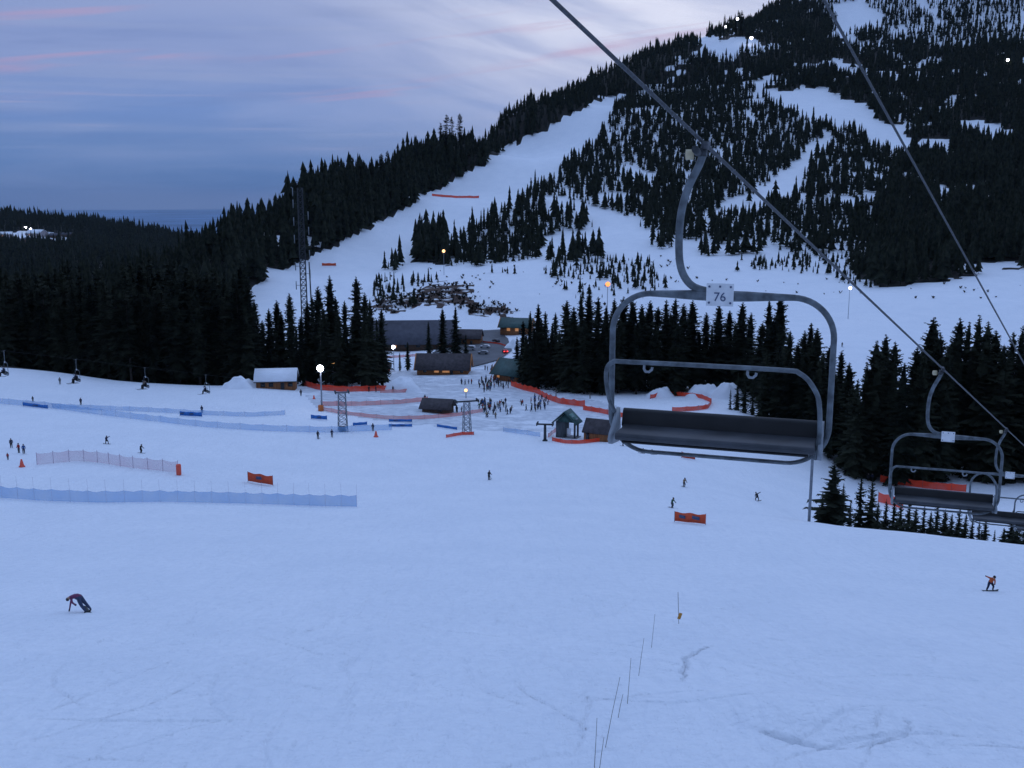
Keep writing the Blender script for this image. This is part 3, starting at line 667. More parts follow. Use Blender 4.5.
# scrub on the bank and scattered twigs
VV = []; off = 0; FF = []
M_SCRUB = mat('scrub_twigs', (.030, .024, .019), .95, noise=.5, nscale=.4)
def scrub_pts():
    out = []
    for pl, c in ((BRUSH[0], 160), (BRUSH[1], 110), (BRUSH[2], 130)):
        xs = [p[0] for p in pl]; ys = [p[1] for p in pl]; k = 0
        while k < c:
            x = random.uniform(min(xs), max(xs)); y = random.uniform(min(ys), max(ys)); k += 1
            if inpoly([x], [y], pl)[0]: out.append((hit(x, y, 400), random.uniform(.8, 2.6)))
    for _ in range(420):
        x = random.uniform(375, 700); y = random.uniform(252, 315)
        g_ = hit(x, y, 400)
        if inpoly([x], [y], RUN)[0] or float(vnoise(np.array(g_.x / 16), np.array(g_.y / 16), 88)) < .62: continue
        out.append((hit(x, y, 400), random.uniform(.5, 2.2)))
    for _ in range(140):
        x = random.uniform(700, 1024); y = random.uniform(255, 300); g_ = hit(x, y, 400)
        if float(vnoise(np.array(g_.x / 14), np.array(g_.y / 14), 89)) < .66: continue
        out.append((hit(x, y, 400), random.uniform(.5, 2.0)))
    return out
for g, h in scrub_pts():
    for b in range(9):
        a = random.random() * 6.28; l = h * random.uniform(.5, 1.1); w = l * .22
        e = np.array([math.cos(a) * l * .6, math.sin(a) * l * .6, l * random.uniform(.5, 1.0)]); q = np.array([-math.sin(a) * w, math.cos(a) * w, 0]); o_ = np.array(g)
        VV += [o_ + e * .1 - q * .5, o_ + e * .6 - q, o_ + e, o_ + e * .6 + q, o_ + e * .1 + q * .5]; FF.append([off, off + 1, off + 2, off + 3, off + 4]); off += 5
o = link(bpy.data.objects.new('hillside_scrub', mesh_np('hillside_scrub', np.array(VV), FF, [M_SCRUB]))); tag(o, 'brown leafless scrub on the bank above the lodge', kind='stuff')

# ------------------------------------------------------------------ snow banks, car park
M_SNOW = mat('piled_snow', (.82, .85, .89), .8, noise=.04, nscale=.6, spec=.15, bump_=.6)
def snow_bank(px, py, w, h, dp, label, seed=0):
    g = hit(px, py); n1, n2 = 28, 20; vs = []; fs = []
    for i in range(n1):
        for j in range(n2):
            u = i / (n1 - 1) * 2 - 1; v = j / (n2 - 1) * 2 - 1; r = math.hypot(u, v)
            x = g.x + u * w / 2; y = g.y + v * dp / 2
            k = max(0, 1 - r * r) ** .9
            z = Tz(x, y) - .25 + h * k * (1 + 1.1 * float(fbm(np.array(u * 2.2 + seed), np.array(v * 2.2 + seed), 3, 77)))
            vs.append((x, y, z))
    for i in range(n1 - 1):
        for j in range(n2 - 1): a = i * n2 + j; fs.append((a, a + n2, a + n2 + 1, a + 1))
    m_ = MB(); m_.add(vs, fs, M_SNOW); return tag(m_.build('snow_bank', smooth_=True), label, kind='structure')
snow_bank(237, 388, 9, 2.9, 6, 'ploughed snow heap left of the snow roofed cabin', 1)
snow_bank(249, 387, 7, 2.0, 5, 'low snow heap by the cabin wall', 2)
snow_bank(402, 391, 12, 4.2, 8, 'snow bank beside the tall conifers', 3)
snow_bank(704, 396, 12, 3.6, 9, 'white snow pile seen above the chair seat', 5)
snow_bank(727, 398, 11, 4.4, 8, 'second white snow pile seen above the chair seat', 6)
snow_bank(660, 396, 9, 2.6, 7, 'snow pile under the trees by the orange ring', 7)
snow_bank(514, 348, 9, 3.4, 8, 'snow bank at the edge of the car park', 8)
def draped(name, poly, mtl, lift, step=6.0, **k):
    bm = bmesh.new(); vs = [bm.verts.new(hit(x, y)) for x, y in poly]; bm.faces.new(vs)
    bmesh.ops.triangulate(bm, faces=bm.faces[:])
    for _ in range(5):
        es = [e for e in bm.edges if e.calc_length() > step]
        if not es: break
        bmesh.ops.subdivide_edges(bm, edges=es, cuts=1); bmesh.ops.triangulate(bm, faces=[f for f in bm.faces if len(f.verts) > 4])
    for v in bm.verts: v.co.z = Tz(v.co.x, v.co.y) + lift
    bmesh.ops.recalc_face_normals(bm, faces=bm.faces[:])
    if sum(f.normal.z for f in bm.faces) < 0: bmesh.ops.reverse_faces(bm, faces=bm.faces[:])
    me = bpy.data.meshes.new(name); bm.to_mesh(me); bm.free(); me.materials.append(mtl)
    return tag(link(bpy.data.objects.new(name, me)), **k)
M_ASPH = mat('wet_asphalt', (.060, .066, .076), .6, noise=.35, nscale=.12)
draped('car_park', [(452, 372), (474, 367), (500, 360), (512, 351), (508, 339), (500, 330), (480, 331), (462, 337), (440, 345), (430, 356), (436, 368)], M_ASPH, .35, label='wet grey car park below the hill', kind='structure')

# ------------------------------------------------------------------ lifts: near chairs and cables
M_STEEL = mat('galvanised_steel', (.125, .145, .16), .55, .2, noise=.45, nscale=9, bump_=.1)
M_STEEL2 = mat('dull_cable_steel', (.085, .09, .10), .65, .3, noise=.35, nscale=30, stretch=(1, 1, 1))
M_PAD = mat('black_vinyl_pad', (.009, .009, .010), .5, noise=.4, nscale=4, spec=.4, bump_=.15)
M_PAD2 = mat('grey_vinyl_seat', (.032, .036, .043), .55, noise=.5, nscale=3, spec=.4, bump_=.15)  # seat vinyl paler than the backrest, setting the two apart
M_WHITE = mat('white_plate', (.72, .74, .76), .5, noise=.08, nscale=12)
M_PLAST = mat('pale_plastic', (.24, .265, .29), .5, noise=.12, nscale=8)
M_INK = mat('dark_ink', (.07, .10, .18), .7)
M_DARK = mat('dark_steel', (.05, .055, .06), .6, .3, noise=.3, nscale=3)
M_CREAM = mat('cream_spring_cap', (.55, .47, .30), .5, noise=.15, nscale=10)
def text_mesh(body, size, m, parent, loc, name='lettering', rot=(R(90), 0, 0)):
    c = bpy.data.curves.new('t', 'FONT'); c.body = body; c.size = size; c.align_x = 'CENTER'; c.align_y = 'CENTER'; c.extrude = .002
    to = bpy.data.objects.new('t', c); COL.objects.link(to)
    dg = bpy.context.evaluated_depsgraph_get(); me = bpy.data.meshes.new_from_object(to.evaluated_get(dg)); bpy.data.objects.remove(to); bpy.data.curves.remove(c)
    me.materials.clear(); me.materials.append(m); o = link(bpy.data.objects.new(name, me)); o.parent = parent; o.location = loc; o.rotation_euler = rot
    return o
def rrect(w, ztop, zbot, r, k=7):
    """closed rounded rectangle in the xz plane"""
    out = []
    for cx, cz, a0 in ((w / 2 - r, ztop - r, 0), (-w / 2 + r, ztop - r, 90), (-w / 2 + r, zbot + r, 180), (w / 2 - r, zbot + r, 270)):
        for i in range(k + 1): a = R(a0 + 90 * i / k); out.append((cx + r * math.cos(a), 0, cz + r * math.sin(a)))
    return out
def make_chair(text):
    e = empty('lift_chair', (0, 0, 0), cat='chairlift chair')
    OX = .20                                                     # the carrier loop hangs a little to one side of the grip
    g = MB()
    g.box((0, 0, .045), (.05, .30, .07), M_STEEL2); g.box((-.03, 0, -.02), (.08, .12, .08), M_DARK)
    g.tube([(-.06, -.10, -.03), (-.06, -.30, .0)], .035, M_DARK, 8)
    go = g.build('cable_grip', e)
    s = MB(); s.tube([(-.12, 0, -.04), (-.19, -.02, -.04)], .052, M_CREAM, 10); s.build('spring_cap', go)
    g = MB(); path = crom([(-.02, 0, -.02), (-.06, 0, -.14), (-.16, 0, -.36), (-.225, 0, -.62), (-.235, 0, -.95), (-.20, 0, -1.18), (-.09, 0, -1.33), (.10, 0, -1.385), (.24, 0, -1.39)], 6)
    g.tube(path, .039, M_STEEL, 10); g.build('hanger_arm', e, True)
    g = MB(); pts_ = rrect(2.20, -1.42, -3.085, .40, 12)
    pts_ = [(x + OX, y, z) for x, y, z in pts_]
    g.tube(pts_, [.031 if z > -2.85 else .021 + .010 * max(0, (z + 3.08) / .23) for x, y, z in pts_], M_STEEL, 10, closed=True)
    g.tube([(OX - .72, 0, -1.42), (OX - .5, 0, -1.42), (OX - .25, 0, -1.422), (OX, 0, -1.425), (OX + .25, 0, -1.422), (OX + .5, 0, -1.42), (OX + .72, 0, -1.42)], [.0315, .040, .052, .058, .052, .040, .0315], M_STEEL, 10)
    g.build('carrier_frame', e, True)
    # backrest and seat (facing -y)
    g = MB(); pr = [(.06, -2.67), (.095, -2.645), (.125, -2.67), (.075, -2.82), (.04, -2.85), (.0, -2.82)]
    g.prism(pr, 'x', OX - .99, OX + 1.0, M_PAD); bk = g.build('backrest', e, bevel=.012)
    g = MB(); pr = [(.05, -2.80), (-.10, -2.825), (-.30, -2.815), (-.37, -2.82), (-.40, -2.85), (-.38, -2.89), (-.34, -2.90), (-.10, -2.885), (.05, -2.865)]
    g.prism(pr, 'x', OX - .97, OX + .99, M_PAD2); st_ = g.build('seat', e, bevel=.012)
    g = MB(); g.prism([(-.37, -2.902), (-.28, -2.905), (-.05, -2.89), (.02, -2.87), (.02, -2.89), (-.06, -2.915), (-.28, -2.93), (-.36, -2.922)], 'x', OX - .90, OX + .93, M_PAD); g.build('seat_pan', st_)
    for sx in (-1, 1):
        g = MB(); x = OX + sx * 1.035
        g.prism([(.05, -2.64), (-.06, -2.70), (-.20, -2.80), (-.30, -2.85), (-.34, -2.90), (-.29, -2.96), (.03, -3.0), (.10, -2.85)], 'x', x - .02, x + .02, M_PLAST)
        g.build('side_bracket', e)
    # restraint bar lowered in front
    g = MB(); zt = -2.10
    path = crom([(OX - 1.06, .02, -2.70), (OX - 1.09, -.16, -2.50), (OX - 1.095, -.28, -2.22), (OX - 1.02, -.31, zt), (OX - .82, -.31, zt + .01), (OX + .58, -.31, zt + .01), (OX + .82, -.31, zt - .02), (OX + .96, -.31, zt - .17), (OX + 1.01, -.28, -2.45), (OX + 1.02, -.22, -2.78), (OX + .99, -.16, -2.98)], 6)
    g.tube(path, .024, M_STEEL, 8); sb = g.build('restraint_bar', e, True)
    for x in (OX - .66, OX + .36):
        g = MB(); g.tube([(x - .035, -.31, zt), (x - .038, -.315, zt - .05), (x - .02, -.33, zt - .075), (x + .015, -.33, zt - .078), (x + .042, -.32, zt - .055), (x + .046, -.315, zt - .03)], .014, M_PLAST, 7); g.build('footrest_hook', sb, True)
    g = MB(); g.box((OX, -.085, -1.405), (.268, .012, .225), M_WHITE); pl = g.build('number_plate', e, bevel=.003)
    for bx, bz in ((-.105, .08), (0, .082), (.105, .08), (-.105, -.08), (.105, -.08)):
        g = MB(); g.tube([(OX + bx, -.088, -1.405 + bz), (OX + bx, -.099, -1.405 + bz)], .011, M_INK, 8); g.build('plate_bolt', pl)
    if text: text_mesh(text, .125, M_INK, pl, (OX + .0, -.094, -1.43))
    return e
ROPE_A = W(706, 145, 9.8); ROPE_B = W(943, 369, 21.4); RD = ROPE_B - ROPE_A
def rope_pt(d): return ROPE_A + RD * ((d - 9.8) / 11.6)
TH = -R(19)
ch = make_chair('76'); ch.location = ROPE_A - Vector((0, 0, .05)); ch.rotation_euler = (0, 0, TH)
tag(ch, 'nearest and largest empty quad lift chair, its white plate reading 76', group='empty chairs on the near cable')
def plain_copy(src):
    c = copy_tree(src)
    for p in c.children:
        for q in list(p.children):
            if q.name.startswith('lettering'): bpy.data.objects.remove(q)
    return c
c2 = plain_copy(ch); c2.location = rope_pt(21.4) - Vector((0, 0, .05)); tag(c2, 'second empty quad lift chair down the cable, in front of the right hand wood', group='empty chairs on the near cable')
c3 = plain_copy(ch); c3.location = rope_pt(31.4) - Vector((0, 0, .05)); tag(c3, 'third empty lift chair down the cable, partly hidden by the second chair', group='empty chairs on the near cable')
c4 = plain_copy(ch); c4.location = rope_pt(42.5) - Vector((0, 0, .05)); tag(c4, 'fourth empty lift chair, farthest down the near cable', group='empty chairs on the near cable')
def rope(name, a, b, r, m, label, sag=0., group=None, n=40, strands=True):
    g = MB(); P = []
    for i in range(n + 1):
        t = i / n; p = a.lerp(b, t); P.append(p - Vector((0, 0, 4 * sag * t * (1 - t))))
    g.tube(P, r, m, 8)
    return tag(g.build(name, None, True), label, 'cable', group)
rope('haul_cable', rope_pt(-12), rope_pt(70), .018, M_STEEL2, 'thick steel lift cable that carries the empty quad chairs')
Q1 = W(824, 0, 11.0); Q2 = W(966, 258, 19.0); QD = Q2 - Q1
rope('haul_cable', Q1 - QD * 2.5, Q1 + QD * 9, .017, M_STEEL2, 'thinner steel cable crossing the upper right above the chairs, carrying nothing in view')

# ------------------------------------------------------------------ lamps
M_LAMPW = mat('white_lamp_glass', (.8, .8, .9), .4, emit=(.86, .86, 1.0), estr=22)
M_LAMPO = mat('amber_lamp_glass', (.9, .6, .3), .4, emit=(1.0, .50, .18), estr=2.6)
M_LAMPS = mat('sodium_lamp_glass', (.9, .4, .2), .4, emit=(1.0, .27, .06), estr=1.9)
M_POLE = mat('pole_paint', (.26, .29, .33), .5, .2, noise=.15, nscale=4)
M_WOODP = mat('weathered_pole_wood', (.10, .085, .07), .9, noise=.3, nscale=3)
def lamp(px, py, base, label, m=M_LAMPW, rad=.55, group='lit floodlights', pole_m=None, pr=.14):
    g = base; zt = z_at(g.y, py); h = zt - g.z
    e = empty('floodlight_pole', g, 0, label=label, cat='lamp', group=group)
    p = MB(); p.tube([(0, 0, -.3), (0, 0, h * .6), (0, .1, h + rad)], [pr, pr * .85, pr * .6], pole_m or M_POLE, 8); p.tube([(-.9, 0, h - rad * 1.2), (.9, 0, h - rad * 1.2)], .06, pole_m or M_POLE, 6); p.build('pole', e)
    q = MB(); q.tube([(0, -.12, h), (0, -.40, h)], [rad * .55, rad * 1.02], M_DARK, 12); hd = q.build('lamp_head', e)
    b = MB(); b.ball((0, -.48, h), rad, m, 20, 12, (1, .5, 1)); b.build('lamp_glass', hd, True)
    return e
lamp(320, 368, hit(322, 411), 'bright white floodlight on the pale pole standing in the orange netting corner', M_LAMPW, .80, pr=.22)
lamp(394, 347, ground_d(394, 352), 'white floodlight beside the thin conifers in front of the big lodge', M_LAMPW, .62)
lamp(444, 251, hit(444, 275), 'amber floodlight on the snow above the lodge, at the tip of a small conifer clump', M_LAMPO, .95)
lamp(606, 284, ground_d(606, 318), 'orange sodium lamp glowing in front of the dark hill, left of the nearest chair', M_LAMPS, .75)
lamp(847, 288, hit(848, 319), 'white floodlight on a thin pole beside the right hand run', M_LAMPW, .62)
lamp(751, 38, hit(751, 46), 'white floodlight lowest of those near the ridge top clearing', M_LAMPW, 2.1)
lamp(725, 27, hit(725, 36), 'white floodlight at the top edge of the ridge clearing', M_LAMPW, 1.7)
lamp(737, 19, hit(737, 31), 'highest white floodlight on the ridge skyline', M_LAMPW, 1.7)
lamp(1007, 60, hit(1007, 68), 'white floodlight deep in the dark trees of the upper right hillside', M_LAMPW, 1.7)
lamp(334, 363, ground_d(334, 312), 'small yellowish lamp left of the pair over the blue grey lift station', M_LAMPO, .42, pr=.10)
lamp(347, 366, ground_d(347, 312), 'small yellowish lamp right of the pair over the blue grey lift station', M_LAMPO, .26, pr=.10)
lamp(466, 390, hit(466, 398), 'warm white floodlight low down beside the lift queue', M_LAMPO, .45)

# ------------------------------------------------------------------ buildings
M_WALLO = mat('cedar_boards', (.26, .105, .042), .8, noise=.35, nscale=1.5, stretch=(4, 4, .4))
M_WALLB = mat('dark_brown_boards', (.085, .050, .034), .85, noise=.35, nscale=1.5, stretch=(4, 4, .4))
M_WALLG = mat('grey_boards', (.080, .095, .105), .85, noise=.3, nscale=1.5, stretch=(4, 4, .4))
M_ROOFB = mat('brown_shingles', (.058, .050, .054), .85, noise=.3, nscale=1.2)
M_ROOFG = mat('green_metal_roof', (.030, .075, .070), .55, noise=.25, nscale=.8)
M_ROOFP = mat('slate_grey_roof', (.070, .072, .090), .8, noise=.2, nscale=.5)
M_TRIM = mat('orange_trim_boards', (.42, .17, .055), .7, noise=.2, nscale=2)
M_WINL = mat('lit_window_pane', (.6, .35, .15), .4, emit=(1.0, .40, .14), estr=.28)
M_WIND = mat('dark_window_pane', (.02, .025, .03), .15, spec=.6)
M_CONC = mat('concrete', (.24, .25, .26), .9, noise=.2, nscale=1)
M_STATION = mat('blue_grey_cladding', (.12, .17, .23), .6, noise=.2, nscale=1)
def house(name, loc, rz, Lx, Dy, hw, hr, wall, roof, label, cat='building', lit=(), dark=(), over=.6, snow=0., trim=None, door=True, group=None):
    """ridge along local x; the side facing the viewer is -y"""
    e = empty(name, loc, rz, label=label, cat=cat, group=group)
    w = MB(); a, b = Lx / 2, Dy / 2
    w.prism([(-b, -1.5), (b, -1.5), (b, hw), (0, hw + hr), (-b, hw)], 'x', -a, a, wall); w.build('wall', e)
    r = MB(); t = .22; sl = hr / b; o_ = over
    for s in (-1, 1):
        pr = [(0, hw + hr + .06), (s * (b + o_), hw - sl * o_ + .06), (s * (b + o_), hw - sl * o_ + t + .06), (0, hw + hr + t + .06)]
        if s < 0: pr = pr[::-1]
        r.prism(pr, 'x', -a - o_, a + o_, roof)
    rf = r.build('roof', e)
    if snow:
        q = MB()
        for s in (-1, 1):
            pr = [(0, hw + hr + t + .07), (s * (b + o_ * 1.05), hw - sl * o_ + t + .07), (s * (b + o_ * 1.08), hw - sl * o_ + t + snow * .7), (s * (b + o_) * .6, hw + hr * .42 + t + snow * 1.1), (0, hw + hr + t + snow)]
            if s < 0: pr = pr[::-1]
            q.prism(pr, 'x', -a - o_ * .98, a + o_ * .98, M_SNOW)
        q.build('snow_cover', rf)
    if trim:
        for s in (-1, 1):
            for x in (-a - o_ - .06, a + o_ + .06):
                q = MB(); q.tube([(x, s * .05, hw + hr + .12), (x, s * (b + o_), hw - sl * o_ + .12)], .22, trim, 4)
                q.build('barge_board', rf)
    for side, u, z, ww, hh, l in list((*t_, True) for t_ in lit) + list((*t_, False) for t_ in dark):
        if side in 'fb': y = (-b - .03) if side == 'f' else b + .03; c = (u, y, z); size = (ww, .1, hh); fs = (ww + .24, .08, hh + .24)
        else: x = (-a - .03) if side == 'l' else a + .03; c = (x, u, z); size = (.1, ww, hh); fs = (.08, ww + .24, hh + .24)
        q = MB(); q.box(c, fs, trim or M_DARK); wn = q.build('window', e)
        q = MB(); q.box(c, size, M_WINL if l else M_WIND); q.build('pane', wn)
    if door:
        q = MB(); q.box((Lx * .18, -b - .04, 1.0), (1.0, .1, 2.0), M_DARK); dr = q.build('door', e)
        q = MB(); q.ball((Lx * .18 + .38, -b - .13, 1.0), .05, M_STEEL, 6, 4); q.build('handle', dr)
    return e
def face_cam(p): return math.atan2(-p.x, p.y) * .0
g = hit(277, 388); e = house('snow_roofed_cabin', g, R(7), 10.4, 6.5, 2.6, 2.3, M_WALLO, M_ROOFB, 'small cedar cabin with a thick snow covered roof at the forest edge', 'cabin', dark=(('f', -3.4, 1.5, 1.0, .9), ('f', -1.2, 1.5, 1.0, .9), ('f', 4.0, 1.5, 1.0, .9)), snow=.5)
g2 = W(257, 377, (g.y * CP_ - g.z * SP_) - 3.6)
e = empty('wall_lantern', g2, label='small warm lit lantern at the left end of the snow roofed cabin', cat='lamp'); q = MB(); q.ball((0, 0, 0), .42, M_LAMPO, 10, 6); q.build('lamp_glass', e, True); q = MB(); q.tube([(0, .1, -3.2), (0, .1, 0)], .09, M_WOODP, 6); q.build('post', e)
g = ground_d(444, 345); house('brown_roofed_building', g, R(-3), 17.4, 9, 2.4, 4.2, M_WALLO, M_ROOFB, 'long low building with dark brown roof and orange lit eave beside the car park', 'building', lit=(('f', -2, 1.4, 1.6, .9), ('f', 1.2, 1.4, 2.4, .9)), dark=(('f', -6, 1.4, 1.2, 1.0), ('f', 6.6, 1.4, 1.2, 1.0)), trim=M_TRIM, over=.8)
g = ground_d(414, 440); house('main_lodge', g, R(4), 36, 17, 3.4, 8.2, M_WALLB, M_ROOFP, 'biggest building, lodge with a broad slate grey roof under the bank', 'lodge', lit=(('f', -8, 1.8, 1.6, 1.2), ('f', 12, 1.8, 1.6, 1.2)), dark=(('f', -14, 1.8, 1.6, 1.2), ('f', -3, 1.8, 1.6, 1.2), ('f', 2, 1.8, 1.6, 1.2)), over=1.2)
g = ground_d(468, 446); house('lodge_annexe', g, R(-6), 12, 9, 3.0, 3.2, M_WALLO, M_ROOFB, 'low brown annexe at the right end of the big slate roofed lodge', 'building', dark=(('f', -3, 1.6, 1.4, 1.1), ('f', -1, 1.6, 1.4, 1.1)))
g = ground_d(517, 470); house('green_roofed_chalet', g, R(-14), 14, 9, 3.6, 3.4, M_WALLO, M_ROOFG, 'green roofed building with orange walls at the far end of the car park', 'building', lit=(('f', -3, 2.2, 1.6, 1.4), ('f', 1, 2.2, 1.6, 1.4)), dark=(('f', 4.2, 1.9, 1.2, 1.1),), trim=M_TRIM, over=.9)
g = ground_d(515, 328); house('ticket_lodge', g, R(-38), 11, 8.5, 2.8, 3.8, M_WALLO, M_ROOFG, 'green roofed lodge with orange gable trim beside the crowd', 'lodge', lit=(('l', 0, 2.0, 2.0, 1.3), ('f', -3.6, 1.5, 1.0, 1.0)), dark=(('l', -2.4, 1.6, 1.0, 1.0), ('f', 2.6, 1.5, 1.2, 1.0)), trim=M_TRIM, over=1.0)
g = hit(438, 412); house('queue_hut', g, R(-14), 7.0, 4.6, 1.6, 1.7, M_WALLB, M_ROOFB, 'small dark low hut with patchy snow on its roof beside the lift queue', 'hut', dark=(('f', 1.2, 1.0, .9, .6),), over=.7, door=False)
g = hit(383, 378, 300); house('red_kiosk', ground_d(383, 352), R(6), 5.0, 3.4, 1.9, 1.0, mat('red_boards', (.30, .055, .035), .8, noise=.3, nscale=2), M_ROOFB, 'tiny red walled kiosk between the tall conifers and the lit building', 'kiosk', lit=(('f', -1.2, 1.1, .8, .6),))
g = hit(599, 440); house('orange_shed', g, R(-26), 5.6, 4.2, 2.2, 2.3, M_WALLO, M_ROOFB, 'orange boarded shed with dark brown roof beside the green lift hut', 'shed', dark=(('f', -1.9, 1.1, .5, 1.2),), over=.35, door=False)
# lift operator hut: tall, open below a steep green roof
g = hit(567, 437); e = empty('lift_hut', g, R(-24), label='green roofed lift operator hut on grey walls, open at the right', cat='hut')
q = MB(); q.box((-1.1, 0, 1.1), (2.2, 2.6, 5.2), M_WALLG); q.box((2.2, -1.0, 1.6), (.35, .35, 4.2), M_DARK); q.box((2.2, 1.0, 1.6), (.35, .35, 4.2), M_DARK); q.build('wall', e)
q = MB()
for s in (-1, 1):
    pr = [(0, 6.0), (s * 2.9, 3.3), (s * 2.9, 3.55), (0, 6.25)]
    q.prism(pr if s > 0 else pr[::-1], 'y', -2.1, 2.1, M_ROOFG)
q.prism([(-2.0, 3.7), (2.0, 3.7), (0, 5.75)], 'y', -1.4, 1.4, M_ROOFG)
rf = q.build('roof', e)
q = MB(); q.box((1.95, -.2, 4.85), (1.5, 2.0, .05), M_WHITE, M=Matrix.Rotation(R(43), 3, 'Y')); 
q = MB()
Mx = Matrix.Rotation(R(43), 3, 'Y')
q.box((1.55, -.3, 4.95), (1.7, 2.3, .06), mat('sign_green_pale', (.10, .20, .18), .6, noise=.2, nscale=3), M=Mx)
q.box((1.58, -.55, 4.99), (.22, 1.2, .04), M_PLAST, M=Mx); q.box((2.25, .1, 4.30), (.25, 1.4, .06), M_PLAST, M=Mx); q.build('roof_sign', rf)
q = MB(); q.box((.75, -.9, 1.3), (.9, .08, 1.9), M_WHITE); q.build('window', e)
q = MB(); q.box((1.1, 0, -.10), (3.4, 3.2, .5), M_CONC); q.build('platform', e)
# blue-grey lift station under the conifers
g = ground_d(340, 309); e = empty('lift_station', g, R(5), label='blue grey lift station half hidden under the conifers right of the pale lamp pole', cat='lift station')
q = MB(); q.prism([(-3.2, 1.6), (3.2, 1.6), (3.6, 2.4), (3.2, 3.6), (2.0, 4.3), (-2.0, 4.3), (-3.2, 3.6), (-3.6, 2.4)], 'y', -2.5, 2.5, M_STATION); q.build('housing', e, bevel=.1)
q = MB(); q.box((-1.8, 0, .6), (.8, .8, 3.2), M_CONC); q.box((1.8, 0, .6), (.8, .8, 3.2), M_CONC); q.build('legs', e)
q = MB(); q.tube([(0, 0, 1.25), (0, 0, 1.5)], 2.1, M_DARK, 20); q.build('bullwheel', e)
# far chalets on the valley side
for i, (px, py, w_m, l, lab) in enumerate(((6, 237, 26, 1, 'snow roofed chalet with lit wall at the picture edge of the far clearing'), (14, 242, 22, 1, 'small bright chalet low in the far valley clearing'), (20, 244, 20, 0, 'dim chalet beside the bright one in the far clearing'),
        (37, 236, 42, 1, 'widest snow roofed chalet in the middle of the far valley clearing'), (30, 242, 20, 0, 'small snow roofed chalet below the widest far one'), (44, 245, 40, 0, 'long pale roofed chalet along the bottom of the far clearing'), (55, 238, 24, 0, 'dim chalet right of the widest one in the far clearing'), (68, 237, 24, 0, 'far chalet nearest the forest at the right end of the clearing'))):
    g = hit(px, py, 900); house('distant_chalet', g, R(random.uniform(-25, 25)), w_m, w_m * .6, 6, w_m * .18, M_WALLB if not l else mat('pale_lit_wall', (.34, .30, .30), .9, noise=.15, nscale=.3), M_ROOFP, lab, 'chalet', snow=(.5 if i in (0, 3, 5) else 0), door=False, group='chalets in the far valley clearing',
                             lit=(('f', -w_m * .2, 3, 3.0, 2.2),) if l else (), dark=(('f', w_m * .2, 3, 2.4, 2.0),))
for px, py, s in ((26, 227, 2.4), (31, 229, 2.0), (9, 233, 1.6)):
    g = hit(px, py + 4, 900); lamp(px, py, g, ('brightest', 'second', 'leftmost dim')[(2.4, 2.0, 1.6).index(s)] + ' yard light above the far valley chalets', M_LAMPW if s > 1.8 else M_LAMPO, s, group='far yard lights', pr=.5)

# ------------------------------------------------------------------ towers and masts
def lattice(name, g, h, wb, wt, label, cat, m, bars=8, r=.07, parts=None, rz=.3):
    e = empty(name, g, rz, label=label, cat=cat); q = MB()
    for sx, sy in ((-1, -1), (1, -1), (1, 1), (-1, 1)): q.tube([(sx * wb / 2, sy * wb / 2, -.4), (sx * wt / 2, sy * wt / 2, h)], r, m, 6)
    for i in range(bars):
        z0 = h * i / bars; z1 = h * (i + 1) / bars; a = (wb + (wt - wb) * i / bars) / 2; b = (wb + (wt - wb) * (i + 1) / bars) / 2
        for k in range(4):
            c = [(-1, -1), (1, -1), (1, 1), (-1, 1)]; p, n_2 = c[k], c[(k + 1) % 4]
            q.tube([(p[0] * a, p[1] * a, z0), (n_2[0] * b, n_2[1] * b, z1)], r * .6, m, 4); q.tube([(n_2[0] * a, n_2[1] * a, z0), (p[0] * b, p[1] * b, z1)], r * .6, m, 4)
            q.tube([(p[0] * b, p[1] * b, z1), (n_2[0] * b, n_2[1] * b, z1)], r * .6, m, 4)
    q.build('lattice_frame', e)
    return e
M_GALV = mat('dull_galvanised', (.20, .22, .25), .6, .2, noise=.2, nscale=2)
def sheaves(e, h, arm, m):
    q = MB(); q.box((0, 0, h + .15), (arm * 2, .35, .3), m); ca = q.build('crossarm', e)
    for s in (-1, 1):
        q = MB(); q.box((s * arm * .9, 0, h + .1), (.18, 2.4, .25), M_DARK)
        for k in (-1, -.35, .35, 1): q.tube([(s * arm * .9 - .1, k * 1.0, h + .38), (s * arm * .9 + .1, k * 1.0, h + .38)], .24, M_DARK, 10)
        q.build('sheave_train', ca)
g1 = hit(343, 431); h1 = z_at(g1.y, 393) - g1.z
t1 = lattice('lift_tower', g1, h1, 2.0, 1.5, 'grey lattice lift tower standing by blue mats near the pale lamp pole', 'lift tower', M_GALV, 7); sheaves(t1, h1, 1.6, M_GALV)
q = MB(); q.box((-.1, -.3, .55), (1.3, 1.0, 1.2), mat('tan_pad', (.26, .18, .10), .8, noise=.2, nscale=2)); q.build('base_pad', t1)
g3 = hit(467, 434); h3 = z_at(g3.y, 402) - g3.z
t3 = lattice('lift_tower', g3, h3, 1.8, 1.2, 'lattice lift tower beside the small dark hut, red fence at its foot', 'lift tower', M_GALV, 6); sheaves(t3, h3, 2.8, M_DARK)
g4 = hit(545, 441); h4 = z_at(g4.y, 425) - g4.z
e = empty('tee_tower', g4, R(-10), label='short dark tee shaped lift tower left of the green lift hut', cat='lift tower'); q = MB(); q.tube([(0, 0, -.3), (0, 0, h4)], [.36, .28], M_DARK, 10); q.box((0, 0, .1), (1.0, 1.0, .3), M_DARK); q.build('post', e); sheaves(e, h4, 1.9, M_DARK)
gm = ground_d(307, 345); hm = z_at(gm.y, 188) - gm.z
em = lattice('radio_mast', gm, hm, 2.2, 1.6, 'tall slender lattice radio mast rising in front of the wooded ridge', 'mast', mat('mast_steel', (.045, .05, .06), .6, .2, noise=.2, nscale=1), 34, .12)
